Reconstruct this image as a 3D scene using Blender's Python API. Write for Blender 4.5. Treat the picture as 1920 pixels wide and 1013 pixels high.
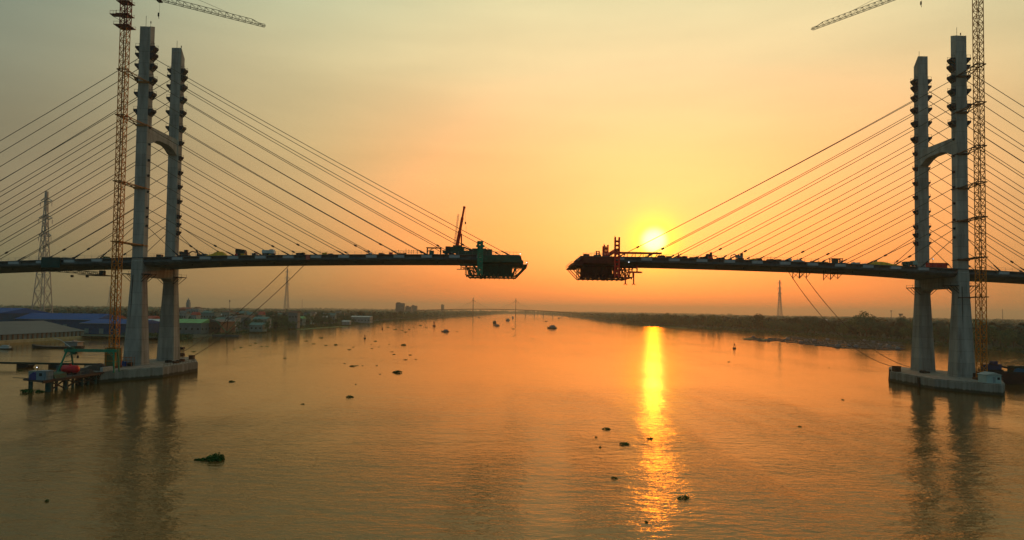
import bpy, math, random
from mathutils import Vector, Matrix
for o in list(bpy.data.objects): bpy.data.objects.remove(o)
sc = bpy.context.scene
R = math.radians
random.seed(7)
# ------------------------------------------------------------------ camera
HC, FP = 25.0, 1240.0            # camera height (m), focal length in pixels of a 1920 px wide frame
cam = bpy.data.cameras.new('camera'); co = bpy.data.objects.new('camera', cam)
sc.collection.objects.link(co); sc.camera = co
cam.sensor_width = 36; cam.lens = FP/1920*36; cam.shift_y = 33/1920
cam.clip_start = 0.5; cam.clip_end = 40000
CM = Matrix.Rotation(R(92.0), 3, 'X') @ Matrix.Rotation(R(0.82), 3, 'Z')
co.matrix_world = Matrix.Translation((0, 0, HC)) @ CM.to_4x4()
def ray(px, py): return CM @ Vector(((px-960)/FP, (539.5-py)/FP, -1))
def P(px, py, Y):
    r = ray(px, py); t = Y/r.y; return Vector((r.x*t, Y, HC+r.z*t))
def G(px, py, z=0.0):
    r = ray(px, py); t = (z-HC)/r.z; return Vector((r.x*t, r.y*t, z))
# ------------------------------------------------------------------ world: dusk sky
SUN_AZ, SUN_EL = R(12.1), R(6.1)
SD = Vector((math.sin(SUN_AZ)*math.cos(SUN_EL), math.cos(SUN_AZ)*math.cos(SUN_EL), math.sin(SUN_EL)))
w = bpy.data.worlds.new('World'); sc.world = w; w.use_nodes = True
nt = w.node_tree; nt.nodes.clear()
def N(t, **k):
    n = nt.nodes.new(t)
    for a, b in k.items(): setattr(n, a, b)
    return n
def lin(c): return tuple((x/255/12.92 if x/255 <= .04045 else ((x/255+.055)/1.055)**2.4) for x in c)
def math_node(op, a=None, b=None, clamp=False):
    n = N('ShaderNodeMath', operation=op, use_clamp=clamp)
    for i, v in enumerate((a, b)):
        if v is None: continue
        if isinstance(v, (int, float)): n.inputs[i].default_value = v
        else: nt.links.new(v, n.inputs[i])
    return n.outputs[0]
def ramp(fac, stops):
    n = N('ShaderNodeValToRGB'); cr = n.color_ramp
    while len(cr.elements) < len(stops): cr.elements.new(.5)
    for e, (p, c) in zip(cr.elements, stops): e.position = p; e.color = (*c, 1)
    nt.links.new(fac, n.inputs[0]); return n.outputs[0]
tc = N('ShaderNodeTexCoord'); D = tc.outputs['Generated']
sx = N('ShaderNodeSeparateXYZ'); nt.links.new(D, sx.inputs[0])
def dotv(v):
    n = N('ShaderNodeVectorMath', operation='DOT_PRODUCT'); nt.links.new(D, n.inputs[0]); n.inputs[1].default_value = v; return n.outputs['Value']
elev = math_node('ARCSINE', sx.outputs[2])                        # radians
elev_u = math_node('MULTIPLY', math_node('MAXIMUM', elev, 0.0), 1/R(40), True)
hor = math_node('SQRT', math_node('SUBTRACT', 1.0, math_node('MULTIPLY', sx.outputs[2], sx.outputs[2])))
azc = math_node('DIVIDE', dotv((math.sin(SUN_AZ), math.cos(SUN_AZ), 0)), math_node('MAXIMUM', hor, .01))
daz = math_node('DIVIDE', math_node('ARCCOSINE', math_node('MINIMUM', azc, .99999)), math.pi)      # 0 at the sun's azimuth .. 1 opposite
L = lambda e: e/40
near = ramp(elev_u, [(0, (1.15, .215, .035)), (L(2.5), (1.35, .265, .038)), (L(7), (1.45, .40, .068)), (L(13), (1.18, .51, .165)), (L(20), (.88, .65, .32)), (L(27), lin((224,216,166))), (1, lin((170,180,160)))])
side = ramp(elev_u, [(0, lin((110,108,80))), (L(2.5), lin((114,112,84))), (L(7), lin((134,120,92))), (L(13), lin((132,126,100))), (L(20), lin((130,138,118))), (L(27), lin((118,150,132))), (1, lin((120,134,128)))])
mid = ramp(elev_u, [(0, lin((178,122,66))), (L(2.5), lin((186,134,76))), (L(7), lin((205,158,98))), (L(13), lin((210,178,120))), (L(20), lin((212,196,146))), (L(27), lin((188,196,158))), (1, lin((150,165,150)))])
back = ramp(elev_u, [(0, lin((86,102,100))), (.25, lin((96,118,122))), (.6, lin((98,124,130))), (1, lin((96,122,130)))])
def mixc(f, a, b):
    n = N('ShaderNodeMix', data_type='RGBA'); nt.links.new(f, n.inputs[0]); nt.links.new(a, n.inputs[6]); nt.links.new(b, n.inputs[7]); return n.outputs[2]
def mr(v, a, b, smooth=True):
    n = N('ShaderNodeMapRange', interpolation_type='SMOOTHSTEP' if smooth else 'LINEAR'); nt.links.new(v, n.inputs[0]); n.inputs[1].default_value = a; n.inputs[2].default_value = b; return n.outputs[0]
skyc = mixc(mr(daz, 52/180, 110/180), mixc(mr(daz, 24/180, 54/180), mixc(mr(daz, 10/180, 32/180), near, mid), side), back)
# faint cloud banding in the haze
mp = N('ShaderNodeMapping'); mp.inputs['Scale'].default_value = (1.2, 1.2, 7); nt.links.new(D, mp.inputs[0])
nz = N('ShaderNodeTexNoise'); nz.inputs['Scale'].default_value = 2.3; nz.inputs['Detail'].default_value = 5; nt.links.new(mp.outputs[0], nz.inputs[0])
cl = N('ShaderNodeMapRange'); nt.links.new(nz.outputs[0], cl.inputs[0]); cl.inputs[1].default_value = .3; cl.inputs[2].default_value = .7; cl.inputs[3].default_value = .92; cl.inputs[4].default_value = 1.07
ml = N('ShaderNodeVectorMath', operation='SCALE'); nt.links.new(skyc, ml.inputs[0]); nt.links.new(cl.outputs[0], ml.inputs['Scale'])
# the sun seen through the haze, and its aureole
ang = math_node('MULTIPLY', math_node('ARCCOSINE', math_node('MINIMUM', dotv(SD), .9999999)), 180/math.pi)    # degrees
def gauss(s, amp):
    q = math_node('DIVIDE', ang, s); return math_node('MULTIPLY', math_node('EXPONENT', math_node('MULTIPLY', math_node('MULTIPLY', q, q), -1.0)), amp)
def plateau(s, amp):
    q = math_node('DIVIDE', ang, s); q = math_node('MULTIPLY', q, q); return math_node('MULTIPLY', math_node('EXPONENT', math_node('MULTIPLY', math_node('MULTIPLY', q, q), -1.0)), amp)
def scaled(col, f):
    n = N('ShaderNodeVectorMath', operation='SCALE'); n.inputs[0].default_value = col; nt.links.new(f, n.inputs['Scale']); return n.outputs[0]
def add(a, b):
    n = N('ShaderNodeVectorMath', operation='ADD'); nt.links.new(a, n.inputs[0]); nt.links.new(b, n.inputs[1]); return n.outputs[0]
glow = add(add(scaled((1, .93, .30), plateau(1.0, 2.6)), scaled((.7, .85, -.13), gauss(2.0, .75))), scaled((1, .06, -.04), gauss(8, .42)))
bgA = N('ShaderNodeBackground'); nt.links.new(add(ml.outputs[0], glow), bgA.inputs[0]); bgA.inputs[1].default_value = 1.0
st = N('ShaderNodeTexSky', sky_type='NISHITA', sun_disc=False, sun_elevation=SUN_EL, sun_rotation=SUN_AZ, altitude=0, air_density=1.0, dust_density=4.0, ozone_density=1.0)
bgB = N('ShaderNodeBackground'); nt.links.new(st.outputs[0], bgB.inputs[0]); bgB.inputs[1].default_value = .05*.2
ad = N('ShaderNodeAddShader'); nt.links.new(bgA.outputs[0], ad.inputs[0]); nt.links.new(bgB.outputs[0], ad.inputs[1])
wo = N('ShaderNodeOutputWorld'); nt.links.new(ad.outputs[0], wo.inputs[0])
# ------------------------------------------------------------------ sun
sl = bpy.data.lights.new('sun', 'SUN'); sl.energy = 0.5; sl.angle = R(0.9); sl.color = (1, .21, .002)
so = bpy.data.objects.new('sun', sl); sc.collection.objects.link(so)
so.rotation_euler = SD.to_track_quat('Z', 'Y').to_euler(); so.location = (100, 500, 200)
sc.view_settings.view_transform = 'Standard'; sc.view_settings.look = 'None'
sc.view_settings.exposure = 0; sc.view_settings.gamma = 1; sc.view_settings.use_curve_mapping = False
sc.cycles.max_bounces = 6; sc.cycles.diffuse_bounces = 2; sc.cycles.glossy_bounces = 3; sc.cycles.volume_bounces = 0
sc.cycles.sample_clamp_indirect = 4; sc.cycles.sample_clamp_direct = 6; sc.cycles.caustics_reflective = False; sc.cycles.caustics_refractive = False
# ------------------------------------------------------------------ materials
MATS = {}
def mat(name, col, rough=.8, metal=0., var=.25, scale=.4, stretch=(1, 1, 1), bump=0., emit=None, spec=.3, joints=None, tide=None):
    if name in MATS: return MATS[name]
    m = bpy.data.materials.new(name); m.use_nodes = True; t = m.node_tree; b = t.nodes['Principled BSDF']
    b.inputs['Roughness'].default_value = rough; b.inputs['Metallic'].default_value = metal; b.inputs['Specular IOR Level'].default_value = spec
    c = t.nodes.new('ShaderNodeTexCoord'); mp = t.nodes.new('ShaderNodeMapping'); mp.inputs['Scale'].default_value = stretch
    g = t.nodes.new('ShaderNodeNewGeometry'); t.links.new(g.outputs['Position'], mp.inputs[0])
    n = t.nodes.new('ShaderNodeTexNoise'); n.inputs['Scale'].default_value = scale; n.inputs['Detail'].default_value = 6; n.inputs['Roughness'].default_value = .65
    t.links.new(mp.outputs[0], n.inputs[0])
    r = t.nodes.new('ShaderNodeValToRGB'); r.color_ramp.elements[0].position = .3; r.color_ramp.elements[1].position = .72
    r.color_ramp.elements[0].color = (*[x*(1-var) for x in col], 1); r.color_ramp.elements[1].color = (*[min(1, x*(1+var)) for x in col], 1)
    t.links.new(n.outputs[0], r.inputs[0]); t.links.new(r.outputs[0], b.inputs['Base Color'])
    if tide:            # algae and wet band left by the tide
        s2 = t.nodes.new('ShaderNodeSeparateXYZ'); t.links.new(g.outputs['Position'], s2.inputs[0])
        a_ = t.nodes.new('ShaderNodeMath'); a_.operation = 'MULTIPLY_ADD'; t.links.new(n.outputs[0], a_.inputs[0]); a_.inputs[1].default_value = 1.6; t.links.new(s2.outputs[2], a_.inputs[2])
        k_ = t.nodes.new('ShaderNodeMapRange'); t.links.new(a_.outputs[0], k_.inputs[0]); k_.inputs[1].default_value = tide+.5; k_.inputs[2].default_value = tide+1.0
        x_ = t.nodes.new('ShaderNodeMix'); x_.data_type = 'RGBA'; t.links.new(k_.outputs[0], x_.inputs[0]); x_.inputs[6].default_value = (.045, .05, .03, 1); t.links.new(r.outputs[0], x_.inputs[7]); t.links.new(x_.outputs[2], b.inputs['Base Color'])
    if joints:          # pour joints every few metres of height, plus blotchy formwork panels
        sz, ax = joints; sp = t.nodes.new('ShaderNodeSeparateXYZ'); t.links.new(g.outputs['Position'], sp.inputs[0])
        def mm(op, a, b_):
            q = t.nodes.new('ShaderNodeMath'); q.operation = op
            for i, v in enumerate((a, b_)):
                if isinstance(v, (int, float)): q.inputs[i].default_value = v
                else: t.links.new(v, q.inputs[i])
            return q.outputs[0]
        u = mm('DIVIDE', sp.outputs[ax], sz); fl = mm('FLOOR', u, 0); fr = mm('SUBTRACT', u, fl); ln = mm('LESS_THAN', fr, .05)
        wn = t.nodes.new('ShaderNodeTexWhiteNoise'); wn.noise_dimensions = '1D'; t.links.new(fl, wn.inputs['W'])
        fac = mm('MULTIPLY', mm('SUBTRACT', 1.0, mm('MULTIPLY', ln, .24)), mm('ADD', mm('MULTIPLY', wn.outputs[0], .16), .92))
        sc_ = t.nodes.new('ShaderNodeVectorMath'); sc_.operation = 'SCALE'; t.links.new(r.outputs[0], sc_.inputs[0]); t.links.new(fac, sc_.inputs['Scale']); t.links.new(sc_.outputs[0], b.inputs['Base Color'])
    if bump:
        bn = t.nodes.new('ShaderNodeBump'); bn.inputs['Strength'].default_value = bump; bn.inputs['Distance'].default_value = .2; t.links.new(n.outputs[0], bn.inputs['Height']); t.links.new(bn.outputs[0], b.inputs['Normal'])
    if emit: b.inputs['Emission Color'].default_value = (*emit[0], 1); b.inputs['Emission Strength'].default_value = emit[1]
    MATS[name] = m; return m
CONC = mat('weathered_concrete', (.33, .325, .28), .9, var=.45, scale=.45, stretch=(1, 1, .14), bump=.15, joints=(4.2, 2))
CAPC = mat('stained_cap_concrete', (.27, .26, .215), .9, var=.5, scale=.5, stretch=(1, 1, .12), bump=.2, tide=1.0)
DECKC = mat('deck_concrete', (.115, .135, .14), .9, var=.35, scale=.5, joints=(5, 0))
BLOCKC = mat('pale_block_concrete', (.40, .44, .44), .85, var=.12, scale=.8)
DSTEEL = mat('dark_blue_steel', (.014, .026, .04), .8, .1, var=.3, scale=1)
CABLE = mat('cable_sheath', (.10, .085, .055), .5, var=.1)
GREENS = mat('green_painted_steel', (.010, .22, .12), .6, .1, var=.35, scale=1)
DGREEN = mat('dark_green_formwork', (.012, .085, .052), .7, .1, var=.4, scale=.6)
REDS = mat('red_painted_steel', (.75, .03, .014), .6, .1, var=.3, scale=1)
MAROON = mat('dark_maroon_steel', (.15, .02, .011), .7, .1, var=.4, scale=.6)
YEL = mat('crane_yellow_paint', (.60, .185, .012), .6, .1, var=.3, scale=.8)
REDY = mat('crane_red_paint', (.25, .04, .02), .5, .2, var=.3, scale=.8)
YHEAP = mat('yellow_tarp', (.75, .42, .02), .8, var=.3, scale=1)
GREY = mat('grey_painted_metal', (.22, .25, .25), .6, .2, var=.2, scale=1)
WHITE = mat('pale_painted_panel', (.55, .62, .60), .7, var=.15, scale=.6)
BLACK = mat('dark_machine_metal', (.025, .027, .025), .7, .2, var=.4, scale=1)
BLUE = mat('blue_painted_metal', (.02, .07, .26), .6, .1, var=.3, scale=1)
RUST = mat('rusty_steel', (.10, .045, .025), .85, .2, var=.4, scale=.7)
WOODM = mat('timber', (.12, .08, .045), .9, var=.3, scale=1.5, stretch=(1, 1, .2))
GALV = mat('galvanised_lattice', (.34, .34, .31), .6, .4, var=.2, scale=1)
LEAF = [mat('foliage_%s' % n, c, .85, var=.45, scale=.25) for n, c in (('dark', (.006, .045, .030)), ('mid', (.018, .105, .062)), ('olive', (.06, .14, .055)))]
HYA = mat('water_hyacinth_leaves', (.035, .13, .018), .7, var=.45, scale=1.5)
BARK = mat('bark', (.09, .065, .045), .95, var=.3, scale=1)
LAMP = mat('lit_floodlight', (.8, .85, .9), .4, emit=((.85, .92, 1), 3))
REDTANK = mat('red_tank_paint', (.55, .012, .02), .4, .1, var=.15, scale=.8)
OLIVE = mat('olive_panel', (.12, .12, .04), .8, var=.3, scale=.6)
# ------------------------------------------------------------------ mesh helpers
class MB:
    def __init__(s): s.v = []; s.f = []
    def add(s, vs, fs):
        o = len(s.v); s.v += [tuple(v) for v in vs]; s.f += [tuple(i+o for i in f) for f in fs]; return s
    def box(s, c, d, rz=0., ry=0.):
        cx, cy, cz = c; dx, dy, dz = (x/2 for x in d); vs = []
        M = Matrix.Rotation(rz, 3, 'Z') @ Matrix.Rotation(ry, 3, 'Y')
        for z in (-dz, dz):
            for x, y in ((-dx, -dy), (dx, -dy), (dx, dy), (-dx, dy)):
                p = M @ Vector((x, y, z)); vs.append((cx+p.x, cy+p.y, cz+p.z))
        return s.add(vs, [(3, 2, 1, 0), (4, 5, 6, 7), (0, 1, 5, 4), (1, 2, 6, 5), (2, 3, 7, 6), (3, 0, 4, 7)])
    def b2(s, x0, x1, y0, y1, z0, z1): return s.box(((x0+x1)/2, (y0+y1)/2, (z0+z1)/2), (abs(x1-x0), abs(y1-y0), abs(z1-z0)))
    def tube(s, a, b, r, r2=None, n=4, cap=True):
        a, b = Vector(a), Vector(b); d = b-a
        if d.length < 1e-6: return s
        d.normalize(); u = d.cross(Vector((0, 0, 1)) if abs(d.z) < .95 else Vector((0, 1, 0))).normalized(); v = d.cross(u)
        r2 = r if r2 is None else r2; vs = []
        for p, q in ((a, r), (b, r2)):
            for i in range(n):
                t = 2*math.pi*(i+.5)/n; vs.append(p+u*math.cos(t)*q+v*math.sin(t)*q)
        fs = [(i, (i+1) % n, n+(i+1) % n, n+i) for i in range(n)]
        if cap: fs += [tuple(range(n-1, -1, -1)), tuple(range(n, 2*n))]
        return s.add(vs, fs)
    def path(s, pts, r, n=5):
        for a, b in zip(pts, pts[1:]): s.tube(a, b, r, n=n, cap=False)
        return s
    def prism(s, poly, axis, a, b):
        n = len(poly); vs = []
        for t in (a, b):
            for p, q in poly: vs.append({'x': (t, p, q), 'y': (p, t, q), 'z': (p, q, t)}[axis])
        return s.add(vs, [(i, (i+1) % n, n+(i+1) % n, n+i) for i in range(n)]+[tuple(range(n-1, -1, -1)), tuple(range(n, 2*n))])
    def loft(s, secs):
        n = len(secs[0]); vs = [p for q in secs for p in q]; fs = []
        for k in range(len(secs)-1):
            for i in range(n): fs.append((k*n+i, k*n+(i+1) % n, (k+1)*n+(i+1) % n, (k+1)*n+i))
        m = (len(secs)-1)*n
        return s.add(vs, fs+[tuple(range(n-1, -1, -1)), tuple(range(m, m+n))])
    def truss(s, a, b, w_, h, bays, r, up=(0, 0, 1)):
        """box truss from a to b, width w_, height h"""
        a, b = Vector(a), Vector(b); d = (b-a).normalized(); u = Vector(up); sd = d.cross(u).normalized(); u = sd.cross(d)
        C = [(sd*x*w_/2+u*y*h/2) for x, y in ((-1, -1), (1, -1), (1, 1), (-1, 1))]
        for c in C: s.tube(a+c, b+c, r*1.3)
        for k in range(bays+1):
            p = a+(b-a)*k/bays
            for i in range(4): s.tube(p+C[i], p+C[(i+1) % 4], r)
            if k < bays:
                q = a+(b-a)*(k+1)/bays
                for i in range(4):
                    j = (i+1) % 4
                    if k % 2: s.tube(p+C[i], q+C[j], r)
                    else: s.tube(p+C[j], q+C[i], r)
        return s
    def obj(s, name, m, parent=None, smooth=False):
        me = bpy.data.meshes.new(name); o = (Vector(parent.location) if parent and parent.type == 'EMPTY' else Vector((0, 0, 0)))
        base = parent.get('_base') if parent else None
        if base is not None: o = Vector(base)
        me.from_pydata([tuple(Vector(v)-o) for v in s.v], [], s.f); me.materials.append(m); me.update()
        ob = bpy.data.objects.new(name, me); sc.collection.objects.link(ob)
        if parent: ob.parent = parent; ob['_base'] = tuple(o)
        if smooth:
            for p in me.polygons: p.use_smooth = True
        import bmesh
        bm = bmesh.new(); bm.from_mesh(me); bmesh.ops.recalc_face_normals(bm, faces=bm.faces) if len(me.polygons) < 20000 and not name in ('crown', 'leaves') else None; bm.to_mesh(me); bm.free()
        return ob
def tag(o, label=None, cat=None, group=None, kind=None):
    for k, v in (('label', label), ('category', cat), ('group', group), ('kind', kind)):
        if v: o[k] = v
    return o
def thing(name, loc, label, cat, group=None):
    o = bpy.data.objects.new(name, None); sc.collection.objects.link(o); o.location = loc; o.empty_display_size = 1
    return tag(o, label, cat, group)
def copy_tree(o, parent=None):
    c = o.copy(); sc.collection.objects.link(c)
    if parent: c.parent = parent
    for ch in [x for x in o.children]: copy_tree(ch, c)
    return c
def place(root, loc, rz=0., s=1., label=None, group=None):
    root.location = loc; root.rotation_euler = (0, 0, rz); root.scale = (s, s, s) if isinstance(s, (int, float)) else s
    if label: root['label'] = label
    if group: root['group'] = group
    return root
# ------------------------------------------------------------------ setting: water, ground
def water_mat():
    m = bpy.data.materials.new('river_water'); m.use_nodes = True; t = m.node_tree; t.nodes.remove(t.nodes['Principled BSDF'])
    df = t.nodes.new('ShaderNodeBsdfDiffuse'); df.inputs[0].default_value = (.125, .070, .016, 1); gl = t.nodes.new('ShaderNodeBsdfGlossy'); gl.inputs['Color'].default_value = (1, .90, .72, 1); gl.inputs['Roughness'].default_value = .085
    fr = t.nodes.new('ShaderNodeFresnel'); fr.inputs['IOR'].default_value = 1.43; mx = t.nodes.new('ShaderNodeMixShader'); t.links.new(fr.outputs[0], mx.inputs[0]); t.links.new(df.outputs[0], mx.inputs[1]); t.links.new(gl.outputs[0], mx.inputs[2]); t.links.new(mx.outputs[0], t.nodes['Material Output'].inputs[0])
    g = t.nodes.new('ShaderNodeNewGeometry')
    def noise(scale, stretch, detail, rough=.6):
        mp = t.nodes.new('ShaderNodeMapping'); mp.inputs['Scale'].default_value = stretch; mp.inputs['Rotation'].default_value = (0, 0, .12); t.links.new(g.outputs['Position'], mp.inputs[0])
        n = t.nodes.new('ShaderNodeTexNoise'); n.inputs['Scale'].default_value = scale; n.inputs['Detail'].default_value = detail; n.inputs['Roughness'].default_value = rough; t.links.new(mp.outputs[0], n.inputs[0]); return n.outputs[0]
    def M_(op, a, b_):
        n = t.nodes.new('ShaderNodeMath'); n.operation = op
        for i, v in enumerate((a, b_)):
            if isinstance(v, (int, float)): n.inputs[i].default_value = v
            else: t.links.new(v, n.inputs[i])
        return n.outputs[0]
    rip = noise(.55, (.55, 1, 1), 4); sm = noise(2.2, (.6, 1, 1), 3); swell = noise(.06, (.7, 1, 1), 2)
    patch = noise(.009, (.6, 1, 1), 3)          # wind patches: calm and ruffled areas
    mrn = t.nodes.new('ShaderNodeMapRange'); mrn.interpolation_type = 'SMOOTHSTEP'; t.links.new(patch, mrn.inputs[0]); mrn.inputs[1].default_value = .42; mrn.inputs[2].default_value = .6; mrn.inputs[3].default_value = .6; mrn.inputs[4].default_value = 1.1
    streak = noise(.035, (1, .16, 1), 3)
    mr2 = t.nodes.new('ShaderNodeMapRange'); mr2.interpolation_type = 'SMOOTHSTEP'; t.links.new(streak, mr2.inputs[0]); mr2.inputs[1].default_value = .38; mr2.inputs[2].default_value = .62; mr2.inputs[3].default_value = .7; mr2.inputs[4].default_value = 1.25
    # wind reaches the near reach of the river more than the far, sheltered one
    sep = t.nodes.new('ShaderNodeSeparateXYZ'); t.links.new(g.outputs['Position'], sep.inputs[0])
    mry = t.nodes.new('ShaderNodeMapRange'); mry.interpolation_type = 'SMOOTHSTEP'; t.links.new(sep.outputs[1], mry.inputs[0]); mry.inputs[1].default_value = 85; mry.inputs[2].default_value = 260; mry.inputs[3].default_value = 1.0; mry.inputs[4].default_value = .2
    h = M_('ADD', M_('ADD', M_('MULTIPLY', rip, .24), M_('MULTIPLY', sm, .035)), M_('MULTIPLY', swell, .5))
    h = M_('MULTIPLY', M_('MULTIPLY', M_('MULTIPLY', h, mrn.outputs[0]), mry.outputs[0]), mr2.outputs[0])
    bn = t.nodes.new('ShaderNodeBump'); bn.inputs['Strength'].default_value = 1; bn.inputs['Distance'].default_value = 1.0
    t.links.new(h, bn.inputs['Height']); [t.links.new(bn.outputs[0], q.inputs['Normal']) for q in (df, gl, fr)]
    return m
wm = MB(); wm.add([(-14500, -900, 0), (14500, -900, 0), (14500, 15500, 0), (-14500, 15500, 0)], [(0, 1, 2, 3)])
tag(wm.obj('river_water', water_mat()), kind='structure')
LB = [(-330, -880), (-316, 150), (-316, 498), (-303, 521), (-272, 505), (-243, 487), (-247, 560), (-253, 630), (-262, 900), (-243, 1154), (-240, 1655), (-190, 2488), (-150, 3300), (-120, 4300), (-60, 5200)]
RB = [(400, -880), (373, 300), (373, 480), (372, 616), (370, 781), (340, 996), (290, 1200), (262, 1330), (262, 1800), (275, 2600), (286, 3543), (250, 4300), (180, 5200)]
GRD = mat('bank_grass_ground', (.020, .046, .030), .95, var=.5, scale=.02)
def land(name, pts, sgn):
    m = MB(); cols = []
    offs = [(0, -1.2), (2.0, .8), (9, 1.5), (60, 1.9), (14000, 2.0)]
    pts2 = []
    for (x0, y0), (x1, y1) in zip(pts, pts[1:]):
        n = max(1, int((y1-y0)/40)) if y1 > y0 else 1
        for k in range(n):
            t = k/n; pts2.append((x0+(x1-x0)*t + (random.uniform(-2.5, 2.5) if y0 > 540 else 0), y0+(y1-y0)*t))
    pts2.append(pts[-1])
    for (x, y) in pts2:
        cols.append([(x+sgn*dx if abs(dx) < 1000 else sgn*14000, y, z) for dx, z in offs])
    vs = [p for c in cols for p in c]; k = len(offs); fs = []
    for i in range(len(cols)-1):
        for j in range(k-1): fs.append((i*k+j, i*k+j+1, (i+1)*k+j+1, (i+1)*k+j))
    m.add(vs, fs); return tag(m.obj(name, GRD), kind='structure')
land('left_bank_ground', LB, -1); land('right_bank_ground', RB, 1)
fm = MB(); fm.add([(-14000, 5201, 1.5), (14000, 5201, 1.5), (14000, 15400, 2), (-14000, 15400, 2), (-14000, 5199, -1), (14000, 5199, -1)], [(0, 1, 2, 3), (4, 5, 1, 0)])
tag(fm.obj('far_bank_ground', GRD), kind='structure')
# ------------------------------------------------------------------ the cable-stayed bridge, two halves
def deck_z(x): return 45.2-1.25e-4*(x-15)**2
YC = 251.25
ZL = [54, 57.3, 60.5, 66.5, 72.4, 78, 83.9, 90, 95.7, 102, 107.4, 112.4, 116.4, 118.9]
def leg_mesh(tx, yc, out):
    m = MB()
    def sec(z, hx, hy, ch, yo=0., zs=None):
        pts = [(-hx+ch, -hy), (hx-ch, -hy), (hx, -hy+ch), (hx, hy-ch), (hx-ch, hy), (-hx+ch, hy), (-hx, hy-ch), (-hx, -hy+ch)]
        return [(tx+a, yc+b+yo, (zs(b) if zs else z)) for a, b in pts]
    TT = 128.1 if tx < 0 else 129.0
    top = lambda b: TT if b*out < .3 else TT-(b*out-.3)*(.9 if out < 0 else 3.0)
    m.loft([sec(3.4, 3.35, 3.4, .7), sec(9, 3.15, 3.2, .7), sec(34, 2.15, 2.15, .5), sec(41.0, 2.05, 2.06, .4), sec(41.2, 2.0, 1.65, .2), sec(100, 1.97, 1.62, .2), sec(122.6, 1.95, 1.6, .2), sec(0, 1.95, 1.6, .2, zs=top)])
    return m
def anchor_box(tx, yc, z, sg, s):
    m = MB(); hx = 1.97
    prof = [(-.9, .95), (1.6, .95), (1.6, .3), (.15, -1.35), (-.9, -1.35)]
    m.prism([(tx+sg*(hx+p*s), z+q*s) for p, q in prof], 'y', yc-1.35*s, yc+1.35*s)
    if s > .6:
        for yy in (-1.2, 1.2):
            for xx in (.2, 1.45): m.tube((tx+sg*(hx+xx*s), yc+yy*s, z+s), (tx+sg*(hx+xx*s), yc+yy*s, z+2.0*s), .05)
            m.tube((tx+sg*(hx+.1), yc+yy*s, z+1.9*s), (tx+sg*(hx+1.5*s), yc+yy*s, z+1.9*s), .05)
    return m
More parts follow.
